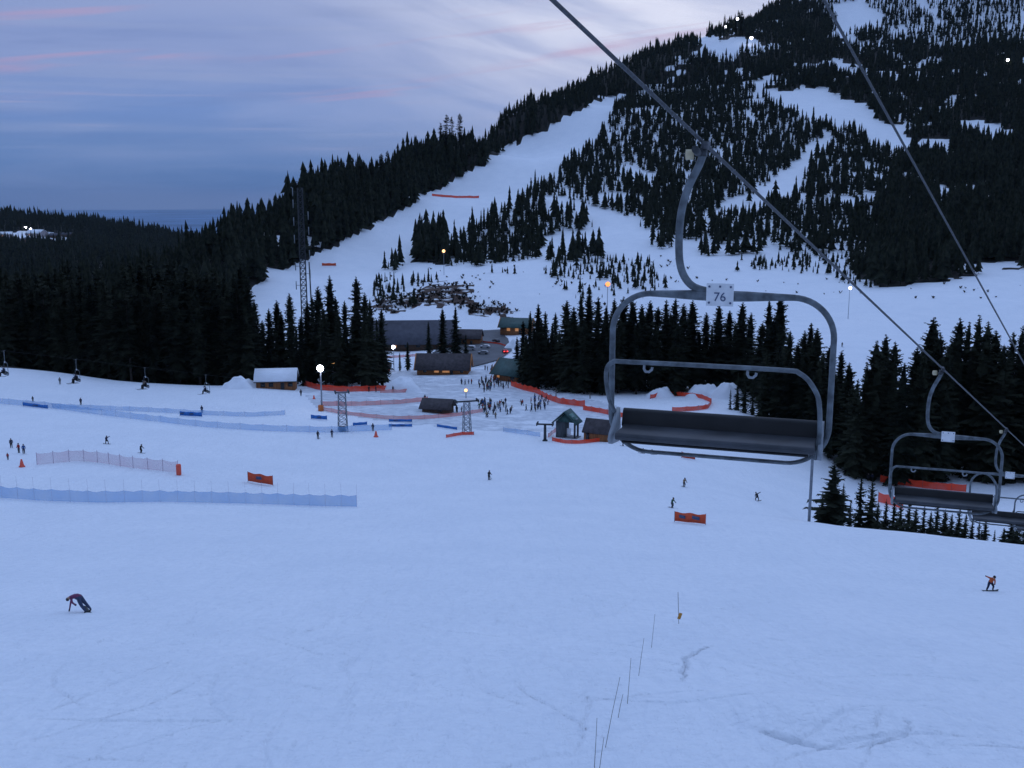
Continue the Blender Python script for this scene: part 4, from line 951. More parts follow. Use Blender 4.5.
for k, (z, s) in enumerate(((.98, -1), (.92, -1), (.86, 1), (.83, -1), (.78, 1), (.74, -1), (.66, 1), (.60, -1), (.56, 1), (.50, -1))):
    q = MB(); q.tube([(s * .8, 0, hm * z), (s * 2.4, 0, hm * z)], .06, M_DARK, 5); q.tube([(s * 2.4, 0, hm * z - 1.4), (s * 2.4, 0, hm * z + 1.4)], .16, M_PLAST, 6); q.build('antenna', em)
q = MB(); q.tube([(3.0, 1.0, -.5), (2.2, .5, hm * .62)], [.34, .2], M_DARK, 8); q.build('guy_post', em)
# thin pole at the snow edge
gp = ground_d(809, 134); q = MB(); hp = z_at(gp.y, 440) - gp.z; q.tube([(0, 0, -.3), (0, 0, hp)], .20, M_GALV, 8); q.tube([(-.6, 0, hp - .3), (.6, 0, hp - .3)], .08, M_GALV, 6); o = q.build('marker_pole'); o.location = gp; tag(o, 'tall bare grey pole at the snow edge beside the small drooping conifer', 'pole')
# pole fragments under the trees
for px, ty, d, lab in ((322, 334, 305, 'bare wooden utility pole just behind the pale lamp pole'), (590, 392, 285, 'short dark post on the red netting right of the crowd'), (556, 388, 288, 'dark post under the conifers beside the red netting')):
    g = ground_d(px, d); h = z_at(g.y, ty) - g.z; q = MB(); q.tube([(0, 0, -.3), (0, 0, h)], [.16, .12], M_WOODP, 7); q.tube([(-.5, 0, h - .5), (.5, 0, h - .5)], .05, M_WOODP, 5); o = q.build('utility_pole'); o.location = g; tag(o, lab, 'pole')
# ropes of the distant lift over the left part of the run, its chairs and riders
top1 = g1 + Vector((-1.4, 0, h1 + .65)); AL = W(-60, 343, 118); UL = AL + (AL - top1) * .7
rope('haul_cable', UL, top1, .008, M_DARK, 'faint far lift cable sloping down to the lattice tower by the blue mats')

# ------------------------------------------------------------------ people
M_SKIN = mat('skin', (.45, .28, .20), .6)
JK = {n_: mat('jacket_' + n_, c, .8, noise=.2, nscale=6) for n_, c in (('black', (.012, .012, .016)), ('navy', (.015, .022, .055)), ('red', (.33, .03, .035)), ('blue', (.03, .09, .25)), ('grey', (.10, .11, .12)), ('green', (.03, .10, .06)), ('orange', (.50, .10, .03)), ('purple', (.16, .04, .10)), ('tan', (.22, .16, .10)), ('white', (.5, .5, .52)))}
TR = {n_: mat('trousers_' + n_, c, .85, noise=.2, nscale=6) for n_, c in (('black', (.010, .010, .013)), ('navy', (.014, .018, .045)), ('grey', (.07, .075, .085)), ('slate', (.045, .06, .11)))}
M_BOOT = mat('boots', (.015, .015, .017), .6); M_GLOVE = mat('gloves', (.02, .02, .025), .7); M_LENS = mat('goggle_lens', (.03, .02, .02), .2, spec=.6)
def body(joints, name='person', bulk=1.28):
    """joints: dict of named points -> one continuous skin; slots 0 jacket 1 trousers 2 skin 3 boots 4 gloves"""
    J = joints
    chain = [('pelvis', .135), ('waist', .130), ('chest', .165), ('neck', .065), ('head', .105), ('crown', .085),
             ('shoL', .075), ('elbL', .056), ('wriL', .042), ('hanL', .046), ('thuL', .018), ('shoR', .075), ('elbR', .056), ('wriR', .042), ('hanR', .046), ('thuR', .018),
             ('hipL', .105), ('kneL', .075), ('ankL', .058), ('toeL', .045), ('hipR', .105), ('kneR', .075), ('ankR', .058), ('toeR', .045)]
    for s in 'LR':
        w, h_ = Vector(J['wri' + s]), Vector(J['han' + s]); d_ = (h_ - w).normalized(); J['thu' + s] = tuple(w + d_ * .04 + d_.cross(Vector((0, 0, 1)) if abs(d_.z) < .9 else Vector((1, 0, 0))).normalized() * .075)
    ids = {k: i for i, (k, r) in enumerate(chain)}
    E = [('pelvis', 'waist', 0), ('waist', 'chest', 0), ('chest', 'neck', 0), ('neck', 'head', 2), ('head', 'crown', 2)]
    for s in 'LR': E += [('chest', 'sho' + s, 0), ('sho' + s, 'elb' + s, 0), ('elb' + s, 'wri' + s, 0), ('wri' + s, 'han' + s, 4), ('wri' + s, 'thu' + s, 4), ('pelvis', 'hip' + s, 1), ('hip' + s, 'kne' + s, 1), ('kne' + s, 'ank' + s, 1), ('ank' + s, 'toe' + s, 3)]
    me = bpy.data.meshes.new('sk'); me.from_pydata([J[k] for k, r in chain], [(ids[a], ids[b]) for a, b, m in E], [])
    o = bpy.data.objects.new('sk', me); COL.objects.link(o)
    md = o.modifiers.new('s', 'SKIN'); md.use_smooth_shade = True
    for i, (k, r) in enumerate(chain): bk_ = bulk if k[:3] in ('pel', 'wai', 'che', 'hip', 'kne') else min(bulk, 1.25); me.skin_vertices[0].data[i].radius = (r * bk_, r * bk_ * (.85 if k in ('pelvis', 'waist', 'chest') else 1)); me.skin_vertices[0].data[i].use_root = (k == 'pelvis')
    sd = o.modifiers.new('d', 'SUBSURF'); sd.levels = 1; sd.render_levels = 1
    dg = bpy.context.evaluated_depsgraph_get(); out = bpy.data.meshes.new_from_object(o.evaluated_get(dg)); bpy.data.objects.remove(o); bpy.data.meshes.remove(me)
    out.name = name; out.materials.clear()
    for m in (JK['black'], TR['black'], M_SKIN, M_BOOT, M_GLOVE): out.materials.append(m)
    P = np.array([np.mean([out.vertices[v].co[:] for v in p.vertices], axis=0) for p in out.polygons])
    best = np.full(len(P), 1e9); mi = np.zeros(len(P), int)
    for a, b, m in E:
        A = np.array(J[a]); B = np.array(J[b]); ab = B - A; t = np.clip(((P - A) @ ab) / (ab @ ab + 1e-9), 0, 1); dd = np.linalg.norm(P - A - t[:, None] * ab, axis=1)
        k = dd < best; best[k] = dd[k]; mi[k] = m
    out.polygons.foreach_set('material_index', mi.astype(np.int32)); out.polygons.foreach_set('use_smooth', np.ones(len(P), bool))
    return out
def pose(kind):
    # figure faces -y
    if kind in ('stand', 'ski', 'walk'):
        c = {'stand': 0, 'ski': .16, 'walk': .02}[kind]; st = .30 if kind == 'walk' else 0
        J = dict(pelvis=(0, .02 + c * .5, .96 - c * .7), waist=(0, .0, 1.12 - c * .7), chest=(0, -c * .7, 1.36 - c), neck=(0, -c * 1.0, 1.53 - c), head=(0, -c * 1.2 - .02, 1.65 - c), crown=(0, -c * 1.2, 1.75 - c))
        for s, q in (('L', 1), ('R', -1)):
            J['sho' + s] = (q * .19, -c * .8, 1.44 - c); J['elb' + s] = (q * .28, -c * 1.2 - .02, 1.17 - c); J['wri' + s] = (q * .27, -c * 2 - .14, .98 - c * .6); J['han' + s] = (q * .26, -c * 2.2 - .19, .91 - c * .6)
            f = q * st
            J['hip' + s] = (q * .10, .02 + c * .4, .90 - c * .7); J['kne' + s] = (q * .12, -c * .9 - f * .45, .50 - c * .2); J['ank' + s] = (q * .12, .03 - f * .9, .10); J['toe' + s] = (q * .13, -.14 - f * .9, .05)
    elif kind == 'ride':        # snowboarder, knees bent and wide, one arm flung out to -x
        J = dict(pelvis=(.02, .10, .82), waist=(.04, .04, .96), chest=(.10, -.10, 1.14), neck=(.13, -.19, 1.28), head=(.14, -.25, 1.38), crown=(.15, -.27, 1.47),
                 shoL=(.26, -.08, 1.20), elbL=(.33, -.10, .95), wriL=(.26, -.22, .74), hanL=(.24, -.26, .66), shoR=(-.08, -.10, 1.24), elbR=(-.34, -.12, 1.36), wriR=(-.58, -.14, 1.48), hanR=(-.66, -.15, 1.52),
                 hipL=(.13, .10, .76), kneL=(.24, -.10, .48), ankL=(.26, .04, .13), toeL=(.27, -.12, .09), hipR=(-.10, .10, .76), kneR=(-.24, -.08, .48), ankR=(-.30, .04, .13), toeR=(-.30, -.12, .09))
    elif kind == 'bridge':      # bent right over, both hands down on the snow, feet strapped to the board behind
        J = dict(pelvis=(.10, 0, 1.06), waist=(-.08, 0, 1.17), chest=(-.36, -.02, 1.14), neck=(-.54, -.07, 1.06), head=(-.64, -.12, .97), crown=(-.70, -.13, .90),
                 shoL=(-.38, -.22, 1.08), elbL=(-.22, -.34, .80), wriL=(.02, -.36, .66), hanL=(.10, -.36, .64), shoR=(-.46, .14, 1.10), elbR=(-.66, .18, .60), wriR=(-.80, .20, .08), hanR=(-.86, .20, -.10),
                 hipL=(.14, -.12, .98), kneL=(.36, -.22, .58), ankL=(.66, -.26, .19), toeL=(.60, -.36, .12), hipR=(.16, .11, 1.0), kneR=(.46, .10, .62), ankR=(.86, .06, .22), toeR=(.80, -.04, .13))
    elif kind == 'sit':
        J = dict(pelvis=(0, .15, .16), waist=(0, .17, .32), chest=(0, .10, .56), neck=(0, .05, .73), head=(0, .02, .84), crown=(0, .03, .94))
        for s, q in (('L', 1), ('R', -1)):
            J['sho' + s] = (q * .19, .10, .64); J['elb' + s] = (q * .27, .02, .40); J['wri' + s] = (q * .22, -.18, .36); J['han' + s] = (q * .20, -.26, .36)
            J['hip' + s] = (q * .11, .08, .15); J['kne' + s] = (q * .18, -.34, .42); J['ank' + s] = (q * .18, -.62, .12); J['toe' + s] = (q * .18, -.72, .16)
    elif kind == 'chair':
        J = dict(pelvis=(0, 0, .12), waist=(0, .02, .28), chest=(0, -.03, .52), neck=(0, -.07, .69), head=(0, -.10, .80), crown=(0, -.10, .90))
        for s, q in (('L', 1), ('R', -1)):
            J['sho' + s] = (q * .19, -.03, .60); J['elb' + s] = (q * .25, -.12, .36); J['wri' + s] = (q * .16, -.32, .30); J['han' + s] = (q * .13, -.38, .30)
            J['hip' + s] = (q * .10, -.08, .12); J['kne' + s] = (q * .13, -.48, .13); J['ank' + s] = (q * .13, -.50, -.30); J['toe' + s] = (q * .13, -.66, -.36)
    return J
POSE = {k: (body(pose(k), 'person', 1.6 if k == 'bridge' else 1.28), pose(k)) for k in ('stand', 'ski', 'walk', 'ride', 'bridge', 'sit', 'chair')}
M_BOARD = mat('snowboard_deck', (.03, .035, .04), .4, noise=.4, nscale=3); M_SKI = mat('ski_deck', (.05, .05, .06), .4)
def board_mesh():
    g = MB(); P = []; n_ = 15
    vs = []
    for i in range(n_):
        t = i / (n_ - 1) * 2 - 1; w = .15 * (1 - max(0, (abs(t) - .86) / .14) ** 2 * .85) * (1 - .10 * (1 - t * t)); z = .02 + max(0, abs(t) - .82) * .7
        for zz in (0, .018): vs += [(t * .79, -w, z + zz), (t * .79, w, z + zz)]
    fs = []
    for i in range(n_ - 1):
        a = i * 4; b = a + 4; fs += [(a, a + 1, b + 1, b), (a + 2, b + 2, b + 3, a + 3), (a, b, b + 2, a + 2), (a + 1, a + 3, b + 3, b + 1)]
    fs += [(0, 2, 3, 1), ((n_ - 1) * 4, (n_ - 1) * 4 + 1, (n_ - 1) * 4 + 3, (n_ - 1) * 4 + 2)]
    g.add(vs, fs, M_BOARD); return g.mesh('snowboard')
def ski_mesh():
    g = MB(); vs = []; fs = []; n_ = 13
    for i in range(n_):
        t = i / (n_ - 1) * 2 - 1; w = .045 * (1 - max(0, abs(t) - .9) * 6); z = .005 + max(0, -t - .8) * .6
        for zz in (0, .015): vs += [(-w, t * .85, z + zz), (w, t * .85, z + zz)]
    for i in range(n_ - 1):
        a = i * 4; b = a + 4; fs += [(a, b, b + 1, a + 1), (a + 2, a + 3, b + 3, b + 2), (a, a + 2, b + 2, b), (a + 1, b + 1, b + 3, a + 3)]
    fs += [(0, 1, 3, 2), ((n_ - 1) * 4, (n_ - 1) * 4 + 2, (n_ - 1) * 4 + 3, (n_ - 1) * 4 + 1)]
    g.add(vs, fs, M_SKI); return g.mesh('ski')
ME_BOARD, ME_SKI = board_mesh(), ski_mesh()
g = MB(); g.ball((0, 0, 0), .125, JK['black'], 10, 7, (.95, 1.08, 1.0)); ME_HELM = g.mesh('helmet', True)
g = MB(); g.box((0, 0, 0), (.17, .05, .075), M_LENS); ME_GOG = g.mesh('goggles')
def person(loc, kind, jacket, trousers, label, rz=0., gear=None, group=None, detail=True, scale=1.0, hat='black'):
    me, J = POSE[kind]; o = link(bpy.data.objects.new('person', me)); o.location = loc; o.rotation_euler = (0, 0, rz); o.scale = (scale,) * 3
    tag(o, label, 'person', group)
    for i, m in ((0, JK[jacket]), (1, TR[trousers])): o.material_slots[i].link = 'OBJECT'; o.material_slots[i].material = m
    if detail:
        h_ = Vector(J['head']); c_ = Vector(J['crown']); d_ = (c_ - h_).normalized()
        q = link(bpy.data.objects.new('helmet', ME_HELM)); q.parent = o; q.location = h_ + d_ * .055; q.material_slots[0].link = 'OBJECT'; q.material_slots[0].material = JK[hat]
        q = link(bpy.data.objects.new('goggles', ME_GOG)); q.parent = o; q.location = h_ + Vector((0, -.112, .01))
    if gear == 'ski':
        for s in 'LR':
            a = Vector(J['ank' + s]); q = link(bpy.data.objects.new('ski', ME_SKI)); q.parent = o; q.location = (a.x, a.y - .12, max(0, a.z - .10))
            if kind == 'chair': q.location = (a.x, a.y - .15, a.z - .13)
    if gear == 'board':
        a = (Vector(J['ankL']) + Vector(J['ankR'])) / 2; q = link(bpy.data.objects.new('snowboard', ME_BOARD)); q.parent = o; q.location = (a.x, a.y - .05, max(.0, a.z - .13))
        if kind == 'bridge': q.rotation_euler = (R(20), R(10), R(-38)); q.location = (.80, -.14, .06)
        if kind == 'sit': q.rotation_euler = (R(60), 0, 0); q.location = (0, -.70, .02)
    return o
person(hit(79, 612), 'bridge', 'purple', 'slate', 'snowboarder in dark red jacket bent over with one hand on the snow', R(-8), 'board')
person(hit(990, 591), 'ride', 'orange', 'navy', 'snowboarder in orange jacket leaning with one arm flung out', R(4), 'board')
person(hit(489, 480), 'ski', 'black', 'black', 'lone dark clothed skier in the middle of the open slope', R(160), 'ski')
person(hit(757, 501), 'ride', 'black', 'black', 'dark snowboarder alone on the snow below the seat of the nearest chair', R(190), 'board')
person(hit(684, 487), 'ski', 'tan', 'grey', 'skier in drab jacket, the upper of two above the orange banner', R(20), 'ski')
person(hit(672, 508), 'ski', 'green', 'grey', 'skier in dull green, just above the orange banner', R(40), 'ski')
person(hit(652, 454), 'sit', 'black', 'navy', 'dark figure sitting on the snow under the chair frame', R(20), 'board')
person(hit(643, 453), 'sit', 'grey', 'black', 'second dark figure sitting on the snow, left of the other', R(-30), 'board')
person(hit(623, 446), 'stand', 'navy', 'black', 'person in navy standing behind the lower left corner of the nearest chair', R(60), 'ski')
person(hit(107, 444), 'ride', 'navy', 'black', 'snowboarder in dark clothes crouching above the pink net fence', R(170), 'board')
person(hit(141, 453), 'ski', 'black', 'black', 'dark skier leaning above the right end of the pink net fence', R(70), 'ski')
person(hit(11.5, 448), 'stand', 'navy', 'black', 'person in navy at the back of the little group on the left', R(30))
person(hit(19, 453), 'stand', 'red', 'grey', 'person in red jacket in the middle of the little group on the left', R(-20))
person(hit(24, 454), 'stand', 'blue', 'navy', 'person in blue at the right of the little group on the left', R(200))
person(hit(8, 460), 'stand', 'red', 'black', 'small child in red in front of the little group on the left', R(10), scale=.68)
person(hit(60, 384), 'stand', 'grey', 'grey', 'distant grey figure near the top left snow edge', R(20), 'ski')
person(hit(33, 402), 'stand', 'black', 'black', 'distant figure standing beyond the left end of the blue fence', R(0), scale=.8)
person(hit(81, 405), 'stand', 'navy', 'black', 'distant navy figure beyond the blue fence left of the blue banner', R(0))
person(hit(202, 413), 'stand', 'navy', 'black', 'figure standing at the right end of the left blue banner', R(0))
person(hit(301, 396), 'stand', 'black', 'black', 'dark figure standing right of the snow roofed cabin', R(0))
person(hit(318, 439), 'stand', 'black', 'black', 'left one of two dark skiers below the lattice tower', R(170), 'ski')
person(hit(332, 437), 'ski', 'navy', 'black', 'right one of two dark skiers below the lattice tower', R(190), 'ski')
person(hit(373, 431), 'stand', 'navy', 'grey', 'figure right of the lattice tower beside an orange pad', R(0))
person(hit(842, 347), 'walk', 'black', 'black', 'lone dark skier on the right hand run below the floodlight', R(10), 'ski')
person(hit(868, 481), 'stand', 'black', 'black', 'left one of two people beyond the young conifers at the right', R(10))
person(hit(872, 481), 'stand', 'navy', 'black', 'right one of two people beyond the young conifers at the right', R(-10))
person(hit(603, 440) + Vector((6, 1, 0)), 'stand', 'tan', 'black', 'person standing at the right side of the orange shed', R(0))
person(hit(425, 401), 'stand', 'black', 'black', 'dark figure on the snow left of the queue hut', R(0))
for px, py, jk, lab in ((369, 392, 'black', 'left dark figure at the red netting under the conifers'), (376, 392, 'navy', 'second dark figure at the red netting under the conifers'), (393, 392, 'black', 'dark figure at the red netting, rightmost under the conifers'), (352, 390, 'navy', 'figure leaning over the red netting behind the lattice tower')):
    person(hit(px, py), 'stand', jk, 'black', lab, random.uniform(-1, 1))
# the crowd round the lift queue, in loose clusters
def crowd(cx, cy, rx, ry, n_, label, group):
    cols = ['black', 'black', 'navy', 'navy', 'grey', 'red', 'blue', 'tan', 'green', 'black']; got = []
    tries = 0
    while len(got) < n_ and tries < 4000:
        tries += 1
        a = random.random() * 6.283; q = math.sqrt(random.random()); x = cx + rx * q * math.cos(a); y = cy + ry * q * math.sin(a)
        g = hit(x, y)
        if any((g - h_).length < .75 for h_ in got): continue
        got.append(g)
        person(g, random.choice(['stand', 'stand', 'walk', 'ski']), random.choice(cols), random.choice(['black', 'navy', 'grey', 'black']), label, random.uniform(0, 6.28), None, group, True, random.uniform(.88, 1.04))
crowd(489, 408, 10, 6, 26, 'skier packed in the queue cluster right of the lattice tower with a red fence', 'people in the queue right of the lattice tower')
crowd(488, 386, 10, 7, 30, 'skier in the crowd gathered in front of the green roofed lodge', 'crowd in front of the green roofed lodge')
crowd(503, 385, 7, 5, 14, 'person milling about by the orange trimmed gable of the green roofed lodge', 'people by the orange trimmed gable')
crowd(535, 406, 14, 7, 24, 'skier in the scattered group between the red netting and the lift hut', 'skiers between the red netting and the lift hut')
crowd(506, 409, 8, 6, 10, 'skier standing apart on the open snow between the two crowd clusters', 'skiers between the crowd clusters')
crowd(466, 384, 6, 3, 5, 'person walking near the end of the brown roofed building', 'people by the brown roofed building')
crowd(490, 371, 5, 5, 7, 'person on the snow path leading up to the car park', 'people on the path to the car park')
crowd(492, 417, 6, 2.5, 4, 'skier waiting below the queue cluster near the lattice tower', 'skiers below the queue cluster')
crowd(460, 412, 4, 3, 3, 'person beside the small dark queue hut', 'people beside the queue hut')

# riders and chairs on the far lift
def far_chair(px, label, riders, ckey):
    a, b = AL, top1
    lo, hi = 0., 1.
    for _ in range(40):
        m_ = (lo + hi) / 2; p = a.lerp(b, m_); x, y, d = proj(p.x, p.y, p.z)
        if x < px: lo = m_
        else: hi = m_
    p = a.lerp(b, lo)
    c = plain_copy(ch); c.location = p - Vector((0, 0, .05)); rz = R(-52); c.rotation_euler = (0, 0, rz); tag(c, label, group='chairs on the far lift')
    for i in range(riders):
        off_ = Matrix.Rotation(rz, 3, 'Z') @ Vector((.20 - .45 + .62 * i, -.12, -2.88)); person(c.location + off_, 'chair', ckey[i], 'black', ('left' if i == 0 else 'right') + ' rider on the ' + label, rz, 'ski', 'riders on the far lift')
far_chair(76, 'far lift chair hanging second from the left', 2, ['navy', 'black'])
far_chair(145, 'far lift chair hanging near the left blue banner', 2, ['tan', 'black'])
far_chair(206, 'far lift chair hanging nearest the snow roofed cabin', 1, ['navy'])
far_chair(4, 'far lift chair at the picture edge', 1, ['navy'])

# ------------------------------------------------------------------ netting, banners, pads, poles
def net_mat(name, c, alpha):
    m = bpy.data.materials.new(name); m.use_nodes = True; t = m.node_tree; b = t.nodes['Principled BSDF']; b.inputs['Roughness'].default_value = .8; b.inputs['Specular IOR Level'].default_value = .1
    g_ = t.nodes.new('ShaderNodeNewGeometry'); n_2 = t.nodes.new('ShaderNodeTexNoise'); n_2.inputs['Scale'].default_value = .35; n_2.inputs['Detail'].default_value = 2; t.links.new(g_.outputs['Position'], n_2.inputs['Vector'])
    mx = t.nodes.new('ShaderNodeMix'); mx.data_type = 'RGBA'; mx.inputs[6].default_value = (*[k * .8 for k in c], 1); mx.inputs[7].default_value = (*[min(1, k * 1.2) for k in c], 1); t.links.new(n_2.outputs[0], mx.inputs[0]); t.links.new(mx.outputs[2], b.inputs['Base Color'])
    mr = t.nodes.new('ShaderNodeMapRange'); mr.inputs[1].default_value = .3; mr.inputs[2].default_value = .7; mr.inputs[3].default_value = alpha - .07; mr.inputs[4].default_value = min(1, alpha + .07); t.links.new(n_2.outputs[0], mr.inputs[0]); t.links.new(mr.outputs[0], b.inputs['Alpha'])
    return m
NET_O = net_mat('orange_netting', (.85, .075, .035), .92); NET_P = net_mat('faded_pink_netting', (.80, .22, .19), .66); NET_B = net_mat('blue_netting', (.17, .40, .74), .48); NET_K = net_mat('pale_pink_netting', (.62, .36, .42), .42); NET_B2 = net_mat('deeper_blue_netting', (.17, .40, .74), .55)
M_BAM = mat('bamboo', (.30, .22, .10), .6, noise=.3, nscale=8); M_POST = mat('fence_post', (.10, .11, .13), .7); M_POSTP = mat('pale_fence_post', (.36, .33, .40), .7)
def fence(pix, hpx, m, label, group=None, name='net_fence', post=M_POST, gap=3.0, over=.15, pr=.025, sag=.10):
    base = []
    for i in range(len(pix) - 1):
        (x0, y0), (x1, y1) = pix[i], pix[i + 1]; k = max(2, int(abs(x1 - x0) / 6) + 1)
        for j in range(k): t = j / k; base.append(hit(x0 + (x1 - x0) * t, y0 + (y1 - y0) * t))
    base.append(hit(*pix[-1]))
    # smooth and resample by length
    seg = [0]
    for a, b in zip(base, base[1:]): seg.append(seg[-1] + (b - a).length)
    Lt = seg[-1]; npan = max(1, int(round(Lt / gap))); sub = 4
    P = []
    for i in range(npan * sub + 1):
        s = Lt * i / (npan * sub); x = float(np.interp(s, seg, [b.x for b in base])); y = float(np.interp(s, seg, [b.y for b in base])); P.append(Vector((x, y, Tz(x, y))))
    for _ in range(3): P = [P[0]] + [(P[i - 1] + P[i] * 2 + P[i + 1]) / 4 for i in range(1, len(P) - 1)] + [P[-1]]
    for p in P: p.z = Tz(p.x, p.y)
    d = [p.y * CP_ - p.z * SP_ for p in P]; H = hpx * (1.18 if m in (NET_O, NET_P) else 1.0) * sum(d) / len(d) / F
    e = empty(name, P[0], label=label, cat='fence', group=group); o0 = P[0]
    q = MB(); vs = []
    for i, p in enumerate(P):
        u = p - o0; k = (i % sub) / sub; sg = sag * H * math.sin(math.pi * k) * random.uniform(.6, 1.4)
        vs += [(u.x, u.y, u.z + .04), (u.x, u.y, u.z + H * .5 - sg * .5), (u.x, u.y, u.z + H - sg)]
    fs = []
    for i in range(len(P) - 1): a = i * 3; fs += [(a, a + 3, a + 4, a + 1), (a + 1, a + 4, a + 5, a + 2)]
    q.add(vs, fs, m); q.build('netting', e)
    for i in range(0, len(P), sub):
        u = P[i] - o0; q = MB(); ln = random.uniform(-.06, .06); q.tube([(u.x, u.y, u.z - .1), (u.x + ln, u.y, u.z + H * (1 + over))], pr, post, 5); q.build('post', e)
    return e
fence([(-14, 497), (40, 501), (100, 503), (160, 502), (250, 504), (310, 506), (357, 507)], 12.5, NET_B2, 'long pale blue net fence crossing the lower left of the slope', post=M_POSTP, gap=2.4, over=.9, pr=.012)
fence([(-10, 403), (50, 408), (100, 415), (150, 421), (200, 427), (260, 431), (330, 433), (392, 430)], 6.5, NET_B, 'blue net fence curving below the blue banners to the lattice tower', post=M_POSTP, gap=5, pr=.02)
fence([(52, 408), (100, 410), (150, 412), (200, 415), (250, 417), (285, 415)], 5, NET_B, 'upper blue net fence running behind the left blue banners', post=M_POSTP, gap=5, pr=.02)
fence([(503, 432), (520, 434), (540, 437)], 5, NET_B, 'short pale blue net fence left of the tee shaped tower', post=M_POSTP, gap=4, pr=.02)
fence([(37, 465), (58, 463), (78, 461), (100, 463), (130, 468), (160, 471), (178, 473)], 12, NET_K, 'pale pink net fence with posts below the little group on the left', post=mat('mauve_post', (.30, .20, .28), .7), gap=2.6, over=.08, pr=.035)
fence([(304, 386), (318, 390), (345, 392), (380, 391), (414, 390)], 5, NET_O, 'red netting along the foot of the conifers behind the pale lamp pole', gap=4)
fence([(321, 406), (360, 406), (400, 404), (428, 401)], 4.2, NET_P, 'faded pink netting running right from the pale lamp pole to the queue hut', gap=4)
fence([(319, 410), (340, 414), (370, 418), (395, 420), (430, 419), (460, 416), (483, 412)], 3.6, NET_P, 'faded pink netting sweeping below the queue hut to the crowd', gap=4)
fence([(374, 359), (395, 358), (422, 356)], 2.4, NET_P, 'faded netting in front of the big slate roofed lodge', gap=4)
fence([(402, 386), (411, 389), (413, 392), (400, 393), (380, 393)], 3.2, NET_P, 'pink netting loop round the snow bank beside the conifers', gap=4)
fence([(511, 386), (526, 391), (536, 393), (546, 399), (560, 404), (585, 407)], 5.5, NET_O, 'bright red netting from the green roofed lodge along the conifers', gap=4, sag=.2)
fence([(583, 410), (600, 413), (618, 417), (640, 419)], 4.6, NET_O, 'red netting behind the lift hut and the nearest chair', gap=4)
fence([(548, 438), (556, 432), (563, 428)], 4.0, NET_P, 'faded netting slanting up behind the tee shaped tower', gap=3)
fence([(552, 441), (566, 444), (582, 444), (598, 442), (614, 439)], 3.6, NET_O, 'red netting round the front of the lift hut and orange shed', gap=3)
fence([(650, 399), (662, 396), (680, 396), (700, 398), (712, 403), (708, 409), (695, 411), (672, 412)], 4.0, NET_O, 'red netting ring seen above the seat of the nearest chair', gap=4)
fence([(880, 482), (900, 485), (930, 489), (966, 492)], 6.5, NET_O, 'red netting behind the seat of the second chair', gap=3)
fence([(878, 502), (890, 505), (903, 509)], 9, NET_O, 'short red netting at the left end of the second chair', gap=3)
fence([(432, 196), (455, 198), (479, 198)], 2.0, NET_O, 'red netting across the top of the long run on the hill', gap=9)
fence([(483, 343), (500, 345), (508, 348)], 2.0, NET_O, 'thin orange netting crossing the car park', gap=5)
fence([(446, 438), (462, 435), (474, 435)], 3, NET_O, 'red netting at the foot of the right lattice tower', gap=3)
def banner(pix, hpx, m, label, group=None, marks=(), cat='banner', name='slope_banner', dip=.12):
    a, b = hit(*pix[0]), hit(*pix[1]); d = a.y * CP_ - a.z * SP_; H = hpx * d / F; e = empty(name, a, label=label, cat=cat, group=group); n_2 = 12; u = b - a
    q = MB(); vs = []
    for i in range(n_2 + 1):
        t = i / n_2; p = u * t; s = math.sin(math.pi * t); w = .05 * math.sin(t * 11); tp = H * (1 - dip * (.5 - .5 * math.cos(4 * math.pi * t)) * (.8 + .4 * t))
        vs += [(p.x, p.y + w, p.z + H * .10), (p.x, p.y + w, p.z + tp), (p.x, p.y + w + .04, p.z + tp), (p.x, p.y + w + .04, p.z + H * .10)]
    fs = []
    for i in range(n_2): k_ = i * 4; fs += [(k_, k_ + 4, k_ + 5, k_ + 1), (k_ + 1, k_ + 5, k_ + 6, k_ + 2), (k_ + 2, k_ + 6, k_ + 7, k_ + 3), (k_ + 3, k_ + 7, k_ + 4, k_)]
    q.add(vs, fs, m); cl_ = q.build('cloth', e)
    for t in (0, 1): q = MB(); p = u * t; q.tube([(p.x, p.y + .02, p.z - .2), (p.x, p.y + .02, p.z + H * 1.05)], .035, M_POST, 6); q.build('post', e)
    for t0, t1 in marks:
        q = MB(); ca = u * ((t0 + t1) / 2); ln = u.length * (t1 - t0); q.box((ca.x, ca.y - .09, ca.z + H * .58), (ln, .015, H * .30), M_INK, math.atan2(u.y, u.x)); q.build('lettering', cl_)
    return e
M_BANO = mat('orange_banner_cloth', (.62, .085, .035), .7, noise=.12, nscale=2); M_BANB = mat('blue_banner_cloth', (.035, .17, .50), .7, noise=.2, nscale=2)
banner([(248, 482), (273, 486)], 10.5, M_BANO, 'orange banner above the long blue net fence, two thirds along it', marks=((.34, .56),))
banner([(674.5, 522), (705.5, 525)], 11, M_BANO, 'orange banner with two dark marks on the open slope below the nearest chair', marks=((.14, .34), (.56, .80)))
banner([(681.5, 458), (695, 460)], 6.5, M_BANO, 'small orange banner just under the foot rail of the nearest chair', marks=((.3, .6),))
banner([(322, 266), (336, 266)], 3, M_BANO, 'orange banner on the far long run left of the clumps', name='hill_banner')
banner([(23, 406), (48, 409)], 4, M_BANB, 'leftmost blue banner lying along the blue net fence', marks=((.4, .6),))
banner([(180, 416), (202, 417)], 5, M_BANB, 'blue banner with dark marks left of the snow roofed cabin', marks=((.02, .18), (.45, .62)))
banner([(311, 419), (327, 420)], 4.5, M_BANB, 'blue banner just below the pale lamp pole', marks=((.4, .65),))
banner([(353, 426), (367, 425)], 3.5, M_BANB, 'blue curved banner just right of the lattice tower')
banner([(389, 422), (412, 422)], 3, M_BANB, 'upper of two stacked blue banners near the queue hut', marks=((.2, .4),))
